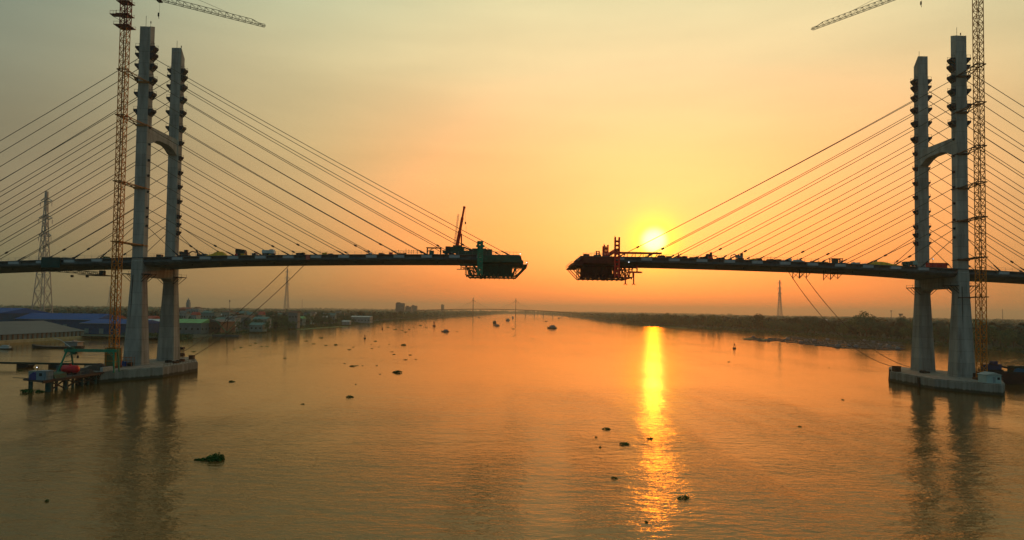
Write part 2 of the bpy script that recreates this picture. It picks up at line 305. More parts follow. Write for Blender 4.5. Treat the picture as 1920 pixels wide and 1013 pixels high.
def bridge_half(tx, tip, sg, nst, label, nameseed):
    """sg=+1: the main span lies to +x of the pylon"""
    root = thing('cable_stayed_bridge', (tx, YC, 0), label, 'bridge', 'unfinished halves of the river bridge')
    far = tx-sg*345
    xs = sorted([tip+(far-tip)*k/150 for k in range(151)])
    secs = []
    for x in xs:
        zt = deck_z(x); dep = 2.35+.7*max(0, 1-abs(x-tx)/30)**1.5; h = 13.1
        prof = [(-h, 0), (-h, -.28), (-h+1.1, -.34), (-h+1.1, -1.18), (-h+.35, -1.22), (-h+.4, -1.8), (-h+1.7, -dep), (h-1.7, -dep), (h-.4, -1.8), (h-.35, -1.22), (h-1.1, -1.18), (h-1.1, -.34), (h, -.28), (h, 0)]
        secs.append([(x, YC+a, zt+b) for a, b in prof])
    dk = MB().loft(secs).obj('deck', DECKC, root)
    # anchor blocks under the slab edge
    k = 0
    for s2 in (sg, -sg):
        for i in range(nst if s2 == sg else 13):
            x = tx+s2*(14.5+10*i)
            if (x-tip)*sg > -1.5: continue
            for ys in (-1, 1):
                MB().b2(x-1.9, x+1.9, YC+ys*11.98, YC+ys*13.06, deck_z(x)-1.24, deck_z(x)-.285).obj('anchor_block', BLOCKC, dk)
    for ys in (-1, 1):
        rl = MB(); x = min(xs)+1; n = 0
        while x < max(xs)-1:
            if abs(x-tx) > 3:
                rl.tube((x, YC+ys*12.8, deck_z(x)-.02), (x, YC+ys*12.8, deck_z(x)+1.15), .045)
                if n % 7 == 3: rl.tube((x, YC+ys*12.8, deck_z(x)+1.1), (x, YC+ys*12.8, deck_z(x)+1.9), .03)
            n += 1; x += 2.5
        for hh in (.6, 1.15): rl.path([(q, YC+ys*12.8, deck_z(q)+hh) for q in xs[1:-1:4]], .035, 4)
        rl.obj('railing', GREY, dk)
    for i in range(0, 30):
        x = tx+sg*(8+10*i) if i < 15 else tx-sg*(8+10*(i-15))
        if (x-tip)*sg > -2: continue
        MB().tube((x, YC-8.6, deck_z(x)-2.2), (x, YC-8.6, deck_z(x)-3.0), .14).obj('drain_pipe', DSTEEL, dk)
    # pylon
    py = leg_mesh(tx, 240, -1).obj('pylon_leg', CONC, root); pf = leg_mesh(tx, 262.5, 1).obj('pylon_leg', CONC, root)
    pr = [(241.4, 90.9), (241.4, 84.6), (243, 85.2), (245, 86.4), (247.5, 87.1), (255, 87.1), (257.5, 86.4), (259.5, 85.2), (261.1, 84.6), (261.1, 90.9)]
    MB().prism(pr, 'x', tx-1.75, tx+1.75).obj('upper_cross_beam', CONC, root)
    pr = [(241.8, 40.0), (241.8, 33.8), (242.6, 34.6), (244.2, 35.5), (258.3, 35.5), (259.9, 34.6), (260.7, 33.8), (260.7, 40.0)]
    MB().prism(pr, 'x', tx-1.95, tx+1.95).obj('lower_cross_beam', CONC, root)
    for o, yc, near_ in ((py, 240, True), (pf, 262.5, False)):
        for i, z in enumerate(ZL):
            for s2 in (1, -1):
                sz = 1.0 if z > 93 else ((.34 if near_ else (.72 if (s2 == sg or sg < 0) else .4)))
                anchor_box(tx, yc, z, s2, sz*(.95+.1*random.random())).obj('anchor_box', DSTEEL, o)
        # ladders hanging down the faces between the anchor boxes
        for s2 in ((1, -1) if near_ else (sg, -sg)):
            ld = MB(); x = tx+s2*2.5; z0, z1 = (92, 117) if (near_ or s2 != sg) else (46.5, 117)
            for yy in (-.35, .35): ld.tube((x, yc+yy, z0), (x, yc+yy, z1), .04)
            z = z0
            while z < z1:
                ld.tube((x, yc-.35, z), (x, yc+.35, z), .035); ld.tube((x, yc, z), (tx+s2*1.8, yc, z), .035); z += .8
            ld.obj('access_ladder', GREY, o)
        rd = MB().tube((tx-.6, yc, 127.4), (tx-.6, yc, 131.6), .07).tube((tx+1.0, yc+.3, 127.4), (tx+1.0, yc+.3, 129.3), .05)
        rd.box((tx+1.0, yc+.3, 129.3), (.25, .25, .8)); rd.obj('lightning_rod', DSTEEL, o)
        # dark form panels still standing at deck level and drain pipe on the lower leg
        if near_:
            MB().tube((tx-1.2, yc-2.95-.1, 5), (tx-1.0, yc-2.0-.1, 36), .16, n=6).obj('down_pipe', BLACK, o)
    # platforms round the cross beam, below the deck
    for s2 in (1, -1):
        for yc in (240, 262.5):
            b = MB(); x0 = tx+s2*2.0
            b.b2(x0, x0+s2*3.2, yc-2.2, yc+2.2, 36.2, 36.45)
            for yy in (-2, 2):
                b.tube((x0+s2*3.0, yc+yy, 36.2), (x0, yc+yy, 33.6), .13); b.tube((x0+s2*1.4, yc+yy, 36.2), (x0, yc+yy, 34.6), .1)
                b.tube((x0+s2*3.1, yc+yy, 36.4), (x0+s2*3.1, yc+yy, 37.5), .05); b.tube((x0, yc+yy, 37.4), (x0+s2*3.1, yc+yy, 37.4), .04)
            b.obj('bracket_platform', BLACK, root)
    # stay cables
    for s2 in (sg, -sg):
        for i in range(nst if s2 == sg else 13):
            for yc in (240, 262.5):
                xa, xb = tx+s2*2.6, tx+s2*(14.5+10*i); a = Vector((xa, yc, ZL[i]-.5)); b = Vector((xb, yc, deck_z(xb)-.05))
                pts = []; ln = (b-a).length
                for q in range(9):
                    t = q/8; p = a.lerp(b, t); p.z -= ln*.006*4*t*(1-t); pts.append(p)
                c = MB().path(pts, .115).obj('stay_cable', CABLE, root)
                u = (pts[-2]-pts[-1]).normalized()
                dm = MB().tube(pts[-1], pts[-1]+u*3.4, .27, .2, n=7)
                if (i*7+int(yc)) % 3 != 0: dm.tube(pts[-1]+u*(5.5+(i % 3)), pts[-1]+u*(6.5+(i % 3)), .32, n=7)
                dm.obj('anchor_pipe', BLACK, c)
    # pile cap
    fx = tx-0.5*0
    poly = [(tx-14, 232), (tx-14.8, 256), (tx-1.5, 281), (tx+1.5, 281), (tx+13.5 if sg < 0 else tx+13, 258), (tx+13.5, 232), (tx+1, 213), (tx-3.5, 213)]
    if sg < 0: poly = [(tx-17, 229), (tx-16.8, 256), (tx-3, 281), (tx+1.5, 281), (tx+12, 258), (tx+9.5, 233), (tx-1.5, 217), (tx-5.5, 213)]
    else: poly = [(2*tx-a, b) for a, b in poly][::-1]
    cp = MB().prism(poly, 'z', -3, 3.3).obj('pile_cap', CAPC, root)
    inner = [((a-tx)*.985+tx, (b-247)*.985+247) for a, b in poly]
    MB().prism(inner, 'z', 3.3, 3.62).obj('cap_kerb', CAPC, cp)
    for (a, b), (c, d) in zip(poly, poly[1:]+poly[:1]):
        e = Vector((c-a, d-b)); n = max(1, int(e.length/9)); nrm = Vector((e.y, -e.x)).normalized()
        for q in range(1, n+1):
            p = Vector((a, b))+e*(q-.5)/n; 
            MB().box((p.x+nrm.x*.02, p.y+nrm.y*.02, 1.3), (.12, .12, 3.6), rz=math.atan2(e.y, e.x)).obj('panel_joint', CAPC, cp)
    # side-span piers standing outside the picture
    for d in (168, 228, 290, 340):
        x = tx-sg*d; p = MB()
        for yc in (243, 258): p.tube((x, yc, -2), (x, yc, deck_z(x)-4.4), 1.4, n=12)
        p.b2(x-1.6, x+1.6, 240.5, 260.5, deck_z(x)-4.6, deck_z(x)-3.25); p.obj('pier', CONC, root)
    return root
TXL, TXR, TIPL, TIPR = -135.5, 163.0, 2.6, 24.6
BL = bridge_half(TXL, TIPL, 1, 13, 'left half of the unfinished concrete cable-stayed bridge, ending at the green form traveller', 1)
BR = bridge_half(TXR, TIPR, -1, 12, 'right half of the unfinished concrete cable-stayed bridge, ending at the red form traveller', 2)
# ------------------------------------------------------------------ tower cranes
def tower_crane(cx, cy, jz, tip, ties, legx, label, top_red, sgl):
    FD = 13 if sgl < 0 else 10
    root = thing('tower_crane', (cx, cy, 3.6), label, 'crane', 'tower cranes beside the pylons')
    MB().truss((cx, cy, 4.2), (cx, cy, jz-FD), 2.2, 2.2, int((jz-17)/2.3), .105, up=(1, 0, 0)).obj('mast', YEL, root)
    ms = MB().truss((cx, cy, jz-FD), (cx, cy, jz-2.0), 2.5, 2.5, 5, .13, up=(1, 0, 0)); ms.obj('climbing_frame', REDY, root)
    pl = MB()
    for zz, e in ((jz-FD+.5, 2.4), (jz-8.5, 2.0), (jz-4, 2.0)):
        pl.b2(cx-e-.4, cx+e, cy-e, cy+e, zz, zz+.15)
        for a in (-e-.3, 0, e-.1):
            for b in (-e+.1, e-.1): pl.tube((cx+a, cy+b, zz), (cx+a, cy+b, zz+1.1), .05)
        for b in (-e+.1, e-.1): pl.tube((cx-e-.3, cy+b, zz+1.1), (cx+e-.1, cy+b, zz+1.1), .05)
    pl.b2(cx-4.8, cx-2.4, cy-1.4, cy+1.0, jz-8.5, jz-8.3)
    for a in (-4.7, -3.6, -2.5): pl.tube((cx+a, cy-1.3, jz-8.4), (cx+a, cy-1.3, jz-7.2), .05)
    pl.tube((cx-4.7, cy-1.3, jz-7.3), (cx-2.4, cy-1.3, jz-7.3), .05); pl.tube((cx-4.8, cy, jz-8.5), (cx-1.2, cy, jz-10.5), .08)
    pl.obj('work_platform', REDY, root)
    ld = MB().tube((cx+.3, cy, 5), (cx+.3, cy, jz-3), .10).tube((cx-.3, cy, 5), (cx-.3, cy, jz-3), .10); ld.obj('mast_ladder', mat('dark_brown_steel', (.06, .03, .015), .7, var=.3), root)
    MB().tube((cx, cy, jz-2), (cx, cy, jz-.6), 1.5, n=16).obj('slewing_ring', REDY, root)
    t = Vector(tip); d = (t-Vector((cx, cy, jz))); d.z = 0; L_ = d.length; d.normalize(); s = Vector((-d.y, d.x, 0))
    # jib: triangular truss
    j = MB(); n = int(L_/2.4); a0 = Vector((cx, cy, jz))+d*1.2
    prev = None
    for k in range(n+1):
        p = a0+(t-a0)*k/n; h = 1.7 if k < n-1 else .9; B0, B1, T = p-s*.75, p+s*.75, p+Vector((0, 0, h))
        j.tube(B0, B1, .06); j.tube(B0, T, .06); j.tube(B1, T, .06)
        if prev: 
            for x, y in zip(prev, (B0, B1, T)): j.tube(x, y, .11)
            j.tube(prev[2], B0, .06); j.tube(prev[2], B1, .06); j.tube(prev[0], B1, .05)
        prev = (B0, B1, T)
    j.obj('jib', mat('weathered_crane_jib', (.16, .13, .08), .6, .2, var=.3), root)
    cj = MB(); e = Vector((cx, cy, jz)); q = e-d*15
    cj.truss(e, q, 1.6, 1.0, 6, .08); cj.obj('counter_jib', YEL, root)
    cw = MB().box((q.x, q.y, jz-1.2), (2.6, 2.6, 2.8), rz=math.atan2(d.y, d.x)); cw.obj('counterweight', CONC, root)
    ap = e+Vector((0, 0, 8)); hd = MB()
    for a in (-1, 1):
        for b in (-1, 1): hd.tube(e+s*a+d*b, ap, .1)
    hd.obj('tower_head', YEL, root)
    MB().path([ap, a0+(t-a0)*.72+Vector((0, 0, 1.7))], .06).path([ap, a0+(t-a0)*.35+Vector((0, 0, 1.7))], .06).path([ap, q], .06).obj('pendant_line', BLACK, root)
    cb = MB().box(tuple(e+s*1.9*sgl+Vector((0, 0, -1))), (1.6, 1.6, 2.2), rz=math.atan2(d.y, d.x)); cb.obj('operator_cab', WHITE, root)
    # trolley and hook
    tr = a0+(t-a0)*(.20 if sgl < 0 else .28)+Vector((0, 0, -.4)); hk = MB().box(tuple(tr), (1.4, 1.6, .5)); hk.obj('trolley', BLACK, root)
    hb = MB().tube(tr, tr-Vector((0, 0, 5.2)), .03).tube(tr-Vector((.3, 0, 4.2)), tr-Vector((.3, 0, 5.4)), .25, .3, n=8).tube(tr-Vector((.3, 0, 5.4)), tr-Vector((.1, 0, 6.3)), .1); hb.obj('hook_block', BLACK, root)
    # tie frames to the pylon leg
    for ym, yl in ties:
        zz = P((cx/226*1240+960), ym, 226).z; tf = MB(); c = 1.5
        for a, b in (((-c, -c), (c, -c)), ((c, -c), (c, c)), ((c, c), (-c, c)), ((-c, c), (-c, -c))): tf.tube((cx+a[0], cy+a[1], zz), (cx+b[0], cy+b[1], zz), .22)
        for dx in (-1.4, 1.4):
            tf.tube((cx+dx, cy+c, zz), (legx-1.95, 238.3, zz), .18); tf.tube((cx+dx, cy+c, zz), (legx+1.95, 238.3, zz), .18)
        tf.b2(legx-2.15, legx+2.15, 238.05, 238.45, zz-.35, zz+.35)
        for dx in (-2.1, 2.1): tf.tube((legx+dx, 238.3, zz), (legx+dx, 241.6, zz), .16)
        tf.obj('tie_frame', mat('tie_frame_ochre', (.30, .12, .02), .6, .2, var=.3) if legx < 0 else RUST, root)
    MB().b2(cx-1.9, cx+1.9, cy-1.9, cy+1.9, 3.55, 4.4).obj('foundation_frame', RUST, root)
    return root
tower_crane(-135.6, 226.5, 134.0, (-97.5, 253.5, 134.0), [(131, 153), (216, 232), (340, 353), (453, 459)], TXL, 'yellow tower crane in front of the left pylon, red climbing frame near its top', True, -1)
tower_crane(161.4, 227.5, 147.0, (126.8, 279, 147.0), [(120, 143), (191, 205), (273, 284), (341, 350), (406, 413), (482, 485), (557, 557)], TXR, 'yellow tower crane in front of the right pylon, jib pointing left over the river', False, 1)
# ------------------------------------------------------------------ form travellers at the deck tips
def traveller(left):
    S = 1 if left else -1
    tipx = 5.0 if left else 21.9; back = -19.5 if left else 46.2; post = -11.6 if left else 37.6
    main, dark = (GREENS, DGREEN) if left else (REDS, MAROON)
    zt = 45.0
    root = thing('form_traveller', ((tipx+back)/2, YC, zt), 'green steel form traveller under the tip of the left deck' if left else 'red steel form traveller under the tip of the right deck', 'form traveller', 'form travellers at the deck tips')
    # bottom platform: grid of trusses
    zb, zu = zt-7.3, zt-3.5
    for yc in (239.5, 246, 255, 261.5):
        m = MB(); x0, x1 = back+S*2.5, tipx-S*3.6; n = 12
        m.tube((x0, yc, zb), (x1, yc, zb), .22); m.tube((back, yc, zu), (tipx+S*.3, yc, zu+.1), .2)
        for k in range(n+1):
            xa = x0+(x1-x0)*k/n; m.tube((xa, yc, zb), (xa, yc, zu), .16)
            if k < n:
                xb = x0+(x1-x0)*(k+1)/n; m.tube((xa, yc, zb if k % 2 else zu), (xb, yc, zu if k % 2 else zb), .2)
        m.tube((x1, yc, zb), (tipx, yc, zu), .2)
        if yc in (239.5, 261.5): m.tube((x1-S*2.2, yc, zb), (tipx-S*2.2, yc, zu), .14)
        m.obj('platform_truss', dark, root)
    cr = MB(); x = back+S*3
    while (tipx-S*3.6-x)*S > 0:
        cr.b2(x-.15, x+.15, 238.5, 262.5, zb-.35, zb-.1)
        if int(abs(x)*3) % 2: cr.box((x, 239.3, zb-.55), (.35, .35, .5))
        x += S*1.9
    cr.obj('cross_joist', dark, root)
    st = MB().b2(back-S*.6, back+S*4, 238.8, 239.4, zb+1.9, zb+2.15).b2(back+S*.8, back+S*1.1, 238.9, 239.3, zb+2, zu); st.obj('hanging_stage', dark, root)
    # dense falsework under the fresh segment
    fw = MB(); xx = post+S*1.2; x9 = tipx-S*5.2
    for yy in (241.5, 245, 249, 253, 257, 260): fw.b2(min(xx, x9), max(xx, x9), yy-.12, yy+.12, zb+.9, zu)
    q = xx
    while (x9-q)*S > 0: fw.b2(q-.2, q+.2, 241, 260.5, zb+.2, zu); q += S*1.7
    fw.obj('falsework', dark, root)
    # formwork shell round the fresh segment
    f = MB(); xa, xb = post+S*.9, 2.9 if left else 25.6
    h = 13.45; prof = lambda g: [(-h, -.1), (-h-g, -1.5), (-h-g, -2.5), (-h+1.0, -2.95), (h-1.0, -2.95), (h+g, -2.5), (h+g, -1.5), (h, -.1)]
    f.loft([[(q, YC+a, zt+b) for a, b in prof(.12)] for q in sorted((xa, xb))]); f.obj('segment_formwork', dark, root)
    fr = MB()   # stepped front of the shell
    st_ = [(0, -.15), (0, -3.0), (1.1, -3.0), (1.1, -2.0), (.5, -1.6), (.25, -.35)] if left else [(0, -.15), (0, -3.1), (3.2, -3.1), (3.2, -1.9), (2.5, -1.5), (1.6, -1.55), (.3, -.2)]
    fr.prism([(xb+S*a, zt+b) for a, b in st_], 'y', 238.1, 264.4)
    fr.obj('front_form', dark, root)
    wk = MB(); a, b = xb+S*.9, tipx+S*.5
    wk.b2(min(a, b), max(a, b), 238.2, 262.8, zu+.1, zu+.3)
    for yy in (238.3, 244, 250, 256, 262.7):
        wk.tube((b, yy, zu+.3), (b, yy, zu+1.6), .06)
    for hh in (.9, 1.6): wk.tube((b, 238.3, zu+hh), (b, 262.7, zu+hh), .05); wk.tube((b, 238.3, zu+hh), (a, 238.3, zu+hh), .05)
    wk.obj('walkway', GREY if left else dark, root)
    # vertical hanger posts each side of the deck
    zt2 = zt+(4.9 if left else 7.0)
    for yc in (237.2, 265.3):
        m = MB(); 
        for dx in (-.72, .72):
            m.b2(post+dx-.3, post+dx+.3, yc-.3, yc+.3, zb-.2, zt2)
        z = zb+.4
        while z < zt2-.4: 
            m.b2(post-.8, post+.8, yc-.12, yc+.12, z, z+.75 if not left else z+1.3); z += 1.5
        if left:
            m.b2(post-1.5, post+1.5, yc-.5, yc+.5, zt2-2.2, zt2-1.5); m.b2(post-1.2, post-.8, yc-.3, yc+.3, zt2-1.5, zt2-.2)
        else: m.tube((post-.7, yc, zt2), (post-.9, yc, zt2+.5), .12)
        m.obj('hanger_post', main, root)
    MB().b2(post-.7, post+.7, 236.9, 265.6, zt+2.0, zt+2.9).obj('top_cross_girder', main, root)
    if left:
        MB().b2(post+.9, post+4.2, 238.6, 241.6, zt-.2, zt+2.1).b2(post-9, post-.9, 238.9, 240.3, zt+.05, zt+1.3).obj('drive_unit', DGREEN, root)
    else:
        for yc in (239.2, 261.8):
            m = MB(); x0, x1 = post-2.2, post+16.5
            m.b2(x0, x1, yc-.25, yc+.25, zt+1.15, zt+1.9); m.b2(x0, x1, yc-.2, yc+.2, zt-.1, zt+.2)
            k = 0; x = x0+.4
            while x < x1: m.tube((x, yc, zt), (x+(.9 if k % 2 else 0), yc, zt+1.4), .16); x += 1.45; k += 1
            m.obj('deck_rail_truss', REDS, root)
        for yc in (241, 260):
            m = MB(); x = 33.6
            for dx in (-.55, .55): m.b2(x+dx-.24, x+dx+.24, yc-.2, yc+.2, zt, zt+4.0)
            for q in (.4, 1.5, 2.8, 3.6): m.b2(x-.6, x+.6, yc-.1, yc+.1, zt+q, zt+q+.3)
            m.obj('jacking_frame', REDS, root)
        for xx in (40.9, 43.9):
            m = MB().tube((xx, 238.6, zb+1.5), (xx, 238.6, zb-2.6), .26, n=6).tube((xx-.6, 238.6, zb-2.8), (xx, 238.6, zb-2.2), .15).tube((xx+.6, 238.6, zb-2.8), (xx, 238.6, zb-2.2), .15); m.obj('hanging_leg', REDS, root)
        MB().b2(41.5, 47.0, 238.4, 240, zb+1.6, zb+1.9).b2(44.9, 45.3, 238.5, 239, zb+1.6, zt-3.2).obj('side_stage', REDS, root)
    # guard rail on the new segment
    g = MB(); a, b = xb, post+S*4
    for k in range(9):
        x = a+(b-a)*k/8; g.tube((x, 238.6, zt), (x, 238.6, zt+1.2+(.5 if k % 3 == 1 else 0)), .05)
    g.tube((a, 238.6, zt+1.15), (b, 238.6, zt+1.15), .045); g.obj('guard_rail', GREY, root)
    lp = MB(); p = (2.8, 238, zt+.5) if left else (42, 238.0, zt-1.9); lp.box(p, (.22, .15, .22)); lp.obj('work_light', LAMP, root)
    if left: MB().box((5.2, 238, zt-2.6), (.22, .15, .22)).obj('work_light', LAMP, root)
    return root
traveller(True); traveller(False)
# ------------------------------------------------------------------ machines and materials on the deck
def at_deck(px, y=241.0):
    x = (px-960)/1240*y*1.0; x = P(px, 483, y).x; return Vector((x, y, deck_z(x)))
def mobile_crane():
    p = at_deck(862, 243.0); root = thing('mobile_crane', p, 'green mobile crane with a tall red boom raised behind the green form traveller', 'crane'); x, y, z = p
    MB().b2(x-6.2, x+7.2, y-1.4, y+1.4, z+.8, z+1.7).b2(x+4.6, x+7.0, y-1.3, y+1.3, z+1.7, z+2.6).obj('carrier', DGREEN, root)
    for dx in (-5, -3.4, 2.6, 4.2, 5.8):
        for dy in (-1.3, 1.3): MB().tube((x+dx, y+dy-.2, z+.62), (x+dx, y+dy+.2, z+.62), .6, n=14).obj('wheel', BLACK, root)
    MB().b2(x-3.6, x+1.6, y-1.3, y+1.3, z+1.75, z+3.1).b2(x-2.5, x+.5, y-1.1, y+1.1, z+3.1, z+3.7).obj('superstructure', DGREEN, root)
    MB().b2(x-5.2, x-3.4, y-1.3, y+1.3, z+1.9, z+3.2).obj('counterweight', BLACK, root)
    a = Vector((x-1.2, y, z+2.6)); b = P(870.5, 389, 243.0)
    bm = MB(); d = (b-a); s1, s2 = a+d*.42, a+d*.75
    bm.tube(a, s1, .85, n=4); bm.tube(s1, s2, .68, n=4); bm.tube(s2, b, .5, n=4); bm.box(tuple(b), (.9, .5, .7)); bm.obj('boom', REDS, root)
    MB().tube((x+.6, y, z+2.6), tuple(a+d*.36+Vector((.75, 0, 0))), .28, n=6).obj('luffing_cylinder', REDS, root)
    MB().truss(a+Vector((-.8, 0, 1.5)), P(859.5, 402, 243.0), .35, .5, 14, .035).obj('folded_fly_jib', GREY, root)
    hk = b+Vector((.5, 0, -.2)); MB().tube(hk, hk-Vector((0, 0, 5.6)), .03).box(tuple(hk-Vector((0, 0, 5.6))), (.45, .3, .9)).tube(hk-Vector((-.3, 0, 6.8)), hk-Vector((-.3, 0, 9)), .04).obj('hook_block', BLACK, root)
    MB().tube((x+1.5, y-.8, z+3.0), (x+4.8, y-.8, z+1.7), .28, n=6).obj('outrigger_brace', BLACK, root)
mobile_crane()
def portal(px0, px1, name, label, m, hgt, y=240.5, cat='gantry'):
    a, b = at_deck(px0, y), at_deck(px1, y); root = thing(name, (a+b)/2, label, cat); z = (a.z+b.z)/2
    q = MB()
    for x in (a.x, b.x):
        for yy in (y-.9, y+.9): q.tube((x, yy, z-.2), (x, yy, z+hgt), .16)
        q.tube((x, y-.9, z+hgt*.5), (x, y+.9, z+hgt*.5), .1)
    q.obj('frame', m, root)
    t = MB()
    for yy in (y-.9, y+.9): t.tube((a.x-.3, yy, z+hgt), (b.x+.3, yy, z+hgt), .2); t.tube((a.x, yy, z+hgt*.45), ((a.x+b.x)/2, yy, z+hgt), .1); t.tube((b.x, yy, z+hgt*.45), ((a.x+b.x)/2, yy, z+hgt), .1)
    t.obj('top_beam', m, root)
    MB().b2(a.x+.8, a.x+2.4, y-.6, y+.6, z, z+1.5).obj('winch', DGREEN, root); return root
portal(801, 826, 'deck_gantry', 'small dark portal frame with a winch on the left deck, left of the mobile crane', BLACK, 2.5)
portal(1558, 1577, 'deck_gantry', 'small rusty portal frame straddling the edge of the right deck', RUST, 1.7)
def vehicle(px, L_, name, label, cab, body, hgt=2.6, cabside=1, y=241.5, cat='truck', tank=False):
    p = at_deck(px, y); x, y, z = p; root = thing(name, p, label, cat)
    MB().b2(x-L_/2, x+L_/2, y-.9, y+.9, z+.6, z+.85).obj('chassis', BLACK, root)
    c0 = x+cabside*(L_/2-1.7)
    MB().prism([(c0-.0*cabside, z+.8), (c0+cabside*1.7, z+.8), (c0+cabside*1.65, z+1.5), (c0+cabside*1.25, z+2.3), (c0, z+2.3)], 'y', y-1.05, y+1.05).obj('cab', cab, root)
    x0, x1 = x-cabside*L_/2, c0-cabside*.15
    b = MB()
    if tank: b.tube((min(x0, x1), y, z+1.75), (max(x0, x1), y, z+1.75), 1.0, .8, n=12)
    else: b.b2(min(x0, x1), max(x0, x1), y-1.1, y+1.1, z+.9, z+hgt)
    b.obj('load_body', body, root)
    for dx in (-L_*.36, -L_*.18, L_*.34):
        for dy in (-.95, .95): MB().tube((x+dx*cabside, y+dy-.15, z+.45), (x+dx*cabside, y+dy+.15, z+.45), .45, n=12).obj('wheel', BLACK, root)
    return root
vehicle(504, 4.4, 'box_truck', 'pale grey box truck parked on the left deck', WHITE, WHITE, 2.0, 1)
vehicle(452, 3.6, 'mixer_truck', 'small dark concrete mixer truck on the left deck beside the yellow heap', BLACK, BLACK, 1.8, 1, tank=True)
vehicle(1706, 4.6, 'dump_truck', 'pale green tipper truck on the right deck just left of the pylon', mat('pale_green_paint', (.30, .42, .34), .6), DGREEN, 1.9, 1)
def digger(px, label, m, y=242., s=1., side=1, boomup=2.2):
    p = at_deck(px, y); x, y, z = p; root = thing('excavator', p, label, 'excavator')
    for dy in (-.9, .9): MB().prism([(x-1.7*s, z+.15), (x-1.4*s, z), (x+1.4*s, z), (x+1.7*s, z+.15), (x+1.7*s, z+.6), (x+1.4*s, z+.8), (x-1.4*s, z+.8), (x-1.7*s, z+.6)], 'y', y+dy-.25, y+dy+.25).obj('track', BLACK, root)
    MB().b2(x-1.7*s, x+1.2*s, y-1.1, y+1.1, z+.9, z+1.7).b2(x-1.7*s, x-.6*s, y-1.1, y+1.1, z+1.7, z+2.0).obj('house', m, root)
    MB().b2(x+.1*s, x+1.2*s, y-1.1, y-.1, z+1.7, z+2.6).obj('cab', BLACK, root)
    e = Vector((x+side*2.6*s, y, z+boomup)); f = Vector((x+side*4.6*s, y, z+boomup*.75)); g_ = Vector((x+side*4.9*s, y, z+.5))
    MB().tube((x+side*1.0, y, z+1.3), e, .2, n=6).tube(e, f, .17, n=6).obj('boom', m, root); MB().tube(f, g_, .14, n=6).obj('arm', m, root)
    MB().prism([(g_.x-.5, g_.z), (g_.x+.4, g_.z+.1), (g_.x+.3, g_.z-.45), (g_.x-.35, g_.z-.4)], 'y', y-.5, y+.5).obj('bucket', BLACK, root)
digger(347, 'dark excavator on the left deck, close to the right side of the left pylon', BLACK)
digger(1387, 'grey-green excavator with its arm out on the middle of the right deck', GREY, side=-1, s=.7, boomup=2.3)
digger(1330, 'low dark excavator on the right deck between stacked materials', BLACK, s=.6, side=1, boomup=1.4)
def heap(px, wpx, hgt, name, label, m, cat, y=241., seed=0, dep=4, peak=.5, z0=None, group=None):
    p = at_deck(px, y) if z0 is None else z0; rnd = random.Random(seed+int(px)); W = wpx*.195; me = MB(); nx, ny = 14, 6; vs = []
    for i in range(nx+1):
        for j in range(ny+1):
            u, v = i/nx, j/ny; b = (math.sin(math.pi*min(1, max(0, u**(math.log(.5)/math.log(peak)))))**.8)*(math.sin(math.pi*v)**.6)
            vs.append((p.x-W/2+W*u, p.y-dep/2+dep*v, p.z-.04+hgt*b*rnd.uniform(.75, 1.08)))
    fs = [(i*(ny+1)+j, (i+1)*(ny+1)+j, (i+1)*(ny+1)+j+1, i*(ny+1)+j+1) for i in range(nx) for j in range(ny)]
    me.add(vs, fs); return tag(me.obj(name, m), label, cat, group)
heap(408, 38, 2.0, 'tarped_heap', 'yellow tarp-covered heap on the left deck', YHEAP, 'heap', peak=.6)
heap(383, 26, 1.1, 'rubble_heap', 'low dark heap beside the yellow tarp on the left deck', BLACK, 'heap')
heap(1655, 60, 1.5, 'tarped_heap', 'long yellow tarp-covered heap on the right deck', YHEAP, 'heap', peak=.3)
heap(1495, 26, 1.1, 'sand_heap', 'small grey-green heap on the right deck', GREY, 'heap')
heap(820, 80, .9, 'formwork_pile', 'dark green pile of formwork on the left deck under the small portal frame', DGREEN, 'pile', y=246)
heap(120, 52, 1.0, 'netting_heap', 'dark net-covered heap on the left deck at the left edge of the photo', BLACK, 'heap')
stacks = [(565, 12, .8, RUST), (620, 8, .5, RUST), (300, 10, 1.2, BLACK), (200, 10, .9, OLIVE), (755, 14, .6, RUST), (885, 12, 1.6, BLACK), (718, 6, .5, RUST),
 (1240, 14, 1.1, RUST), (1254, 10, .8, BLACK), (1276, 14, .9, BLACK), (1298, 10, .7, BLACK), (1318, 12, .9, RUST), (1352, 12, .6, BLACK), (1412, 16, .6, YHEAP), (1421, 5, 1.2, RUST), (1446, 16, .7, RUST), (1466, 12, .5, GREY), (1530, 18, .4, YHEAP), (1546, 10, .4, YHEAP), (1604, 13, .7, WHITE), (1618, 8, .5, WHITE), (1580, 8, .5, GREY), (1120, 14, .8, DGREEN), (1100, 12, .9, MAROON)]
def crate_stack(px, wpx, h, m, y=240.4):
    p = at_deck(px, y); W = wpx*.192; b = MB(); x = p.x-W/2; rnd = random.Random(px)
    while x < p.x+W/2-.2:
        w_ = min(rnd.uniform(.7, 1.3), p.x+W/2-x); hh = h*rnd.uniform(.65, 1.05)
        b.b2(x, x+w_-.05, y-.9, y+.8, p.z+.02, p.z+hh); x += w_
    o = b.obj('material_stack', m); nm = {RUST: 'rusty', BLACK: 'dark', OLIVE: 'olive', YHEAP: 'yellow', GREY: 'grey', WHITE: 'pale', DGREEN: 'dark green', MAROON: 'dark red', REDS: 'red'}[m]
    side_ = 'left' if px < 960 else 'right'
    tag(o, '%s stack of building material on the %s deck' % (nm, side_), 'material stack', '%s material stacks on the %s deck' % (nm, side_))
rnd = random.Random(404)
for q in range(34):
    px = rnd.randrange(350, 800) if q % 2 else rnd.randrange(1240, 1700)
    stacks.append((px, rnd.uniform(3, 9), rnd.uniform(.4, 1.1), rnd.choice([RUST, GREY, YHEAP, WHITE, BLACK, REDS])))
for s_ in stacks: crate_stack(*s_)
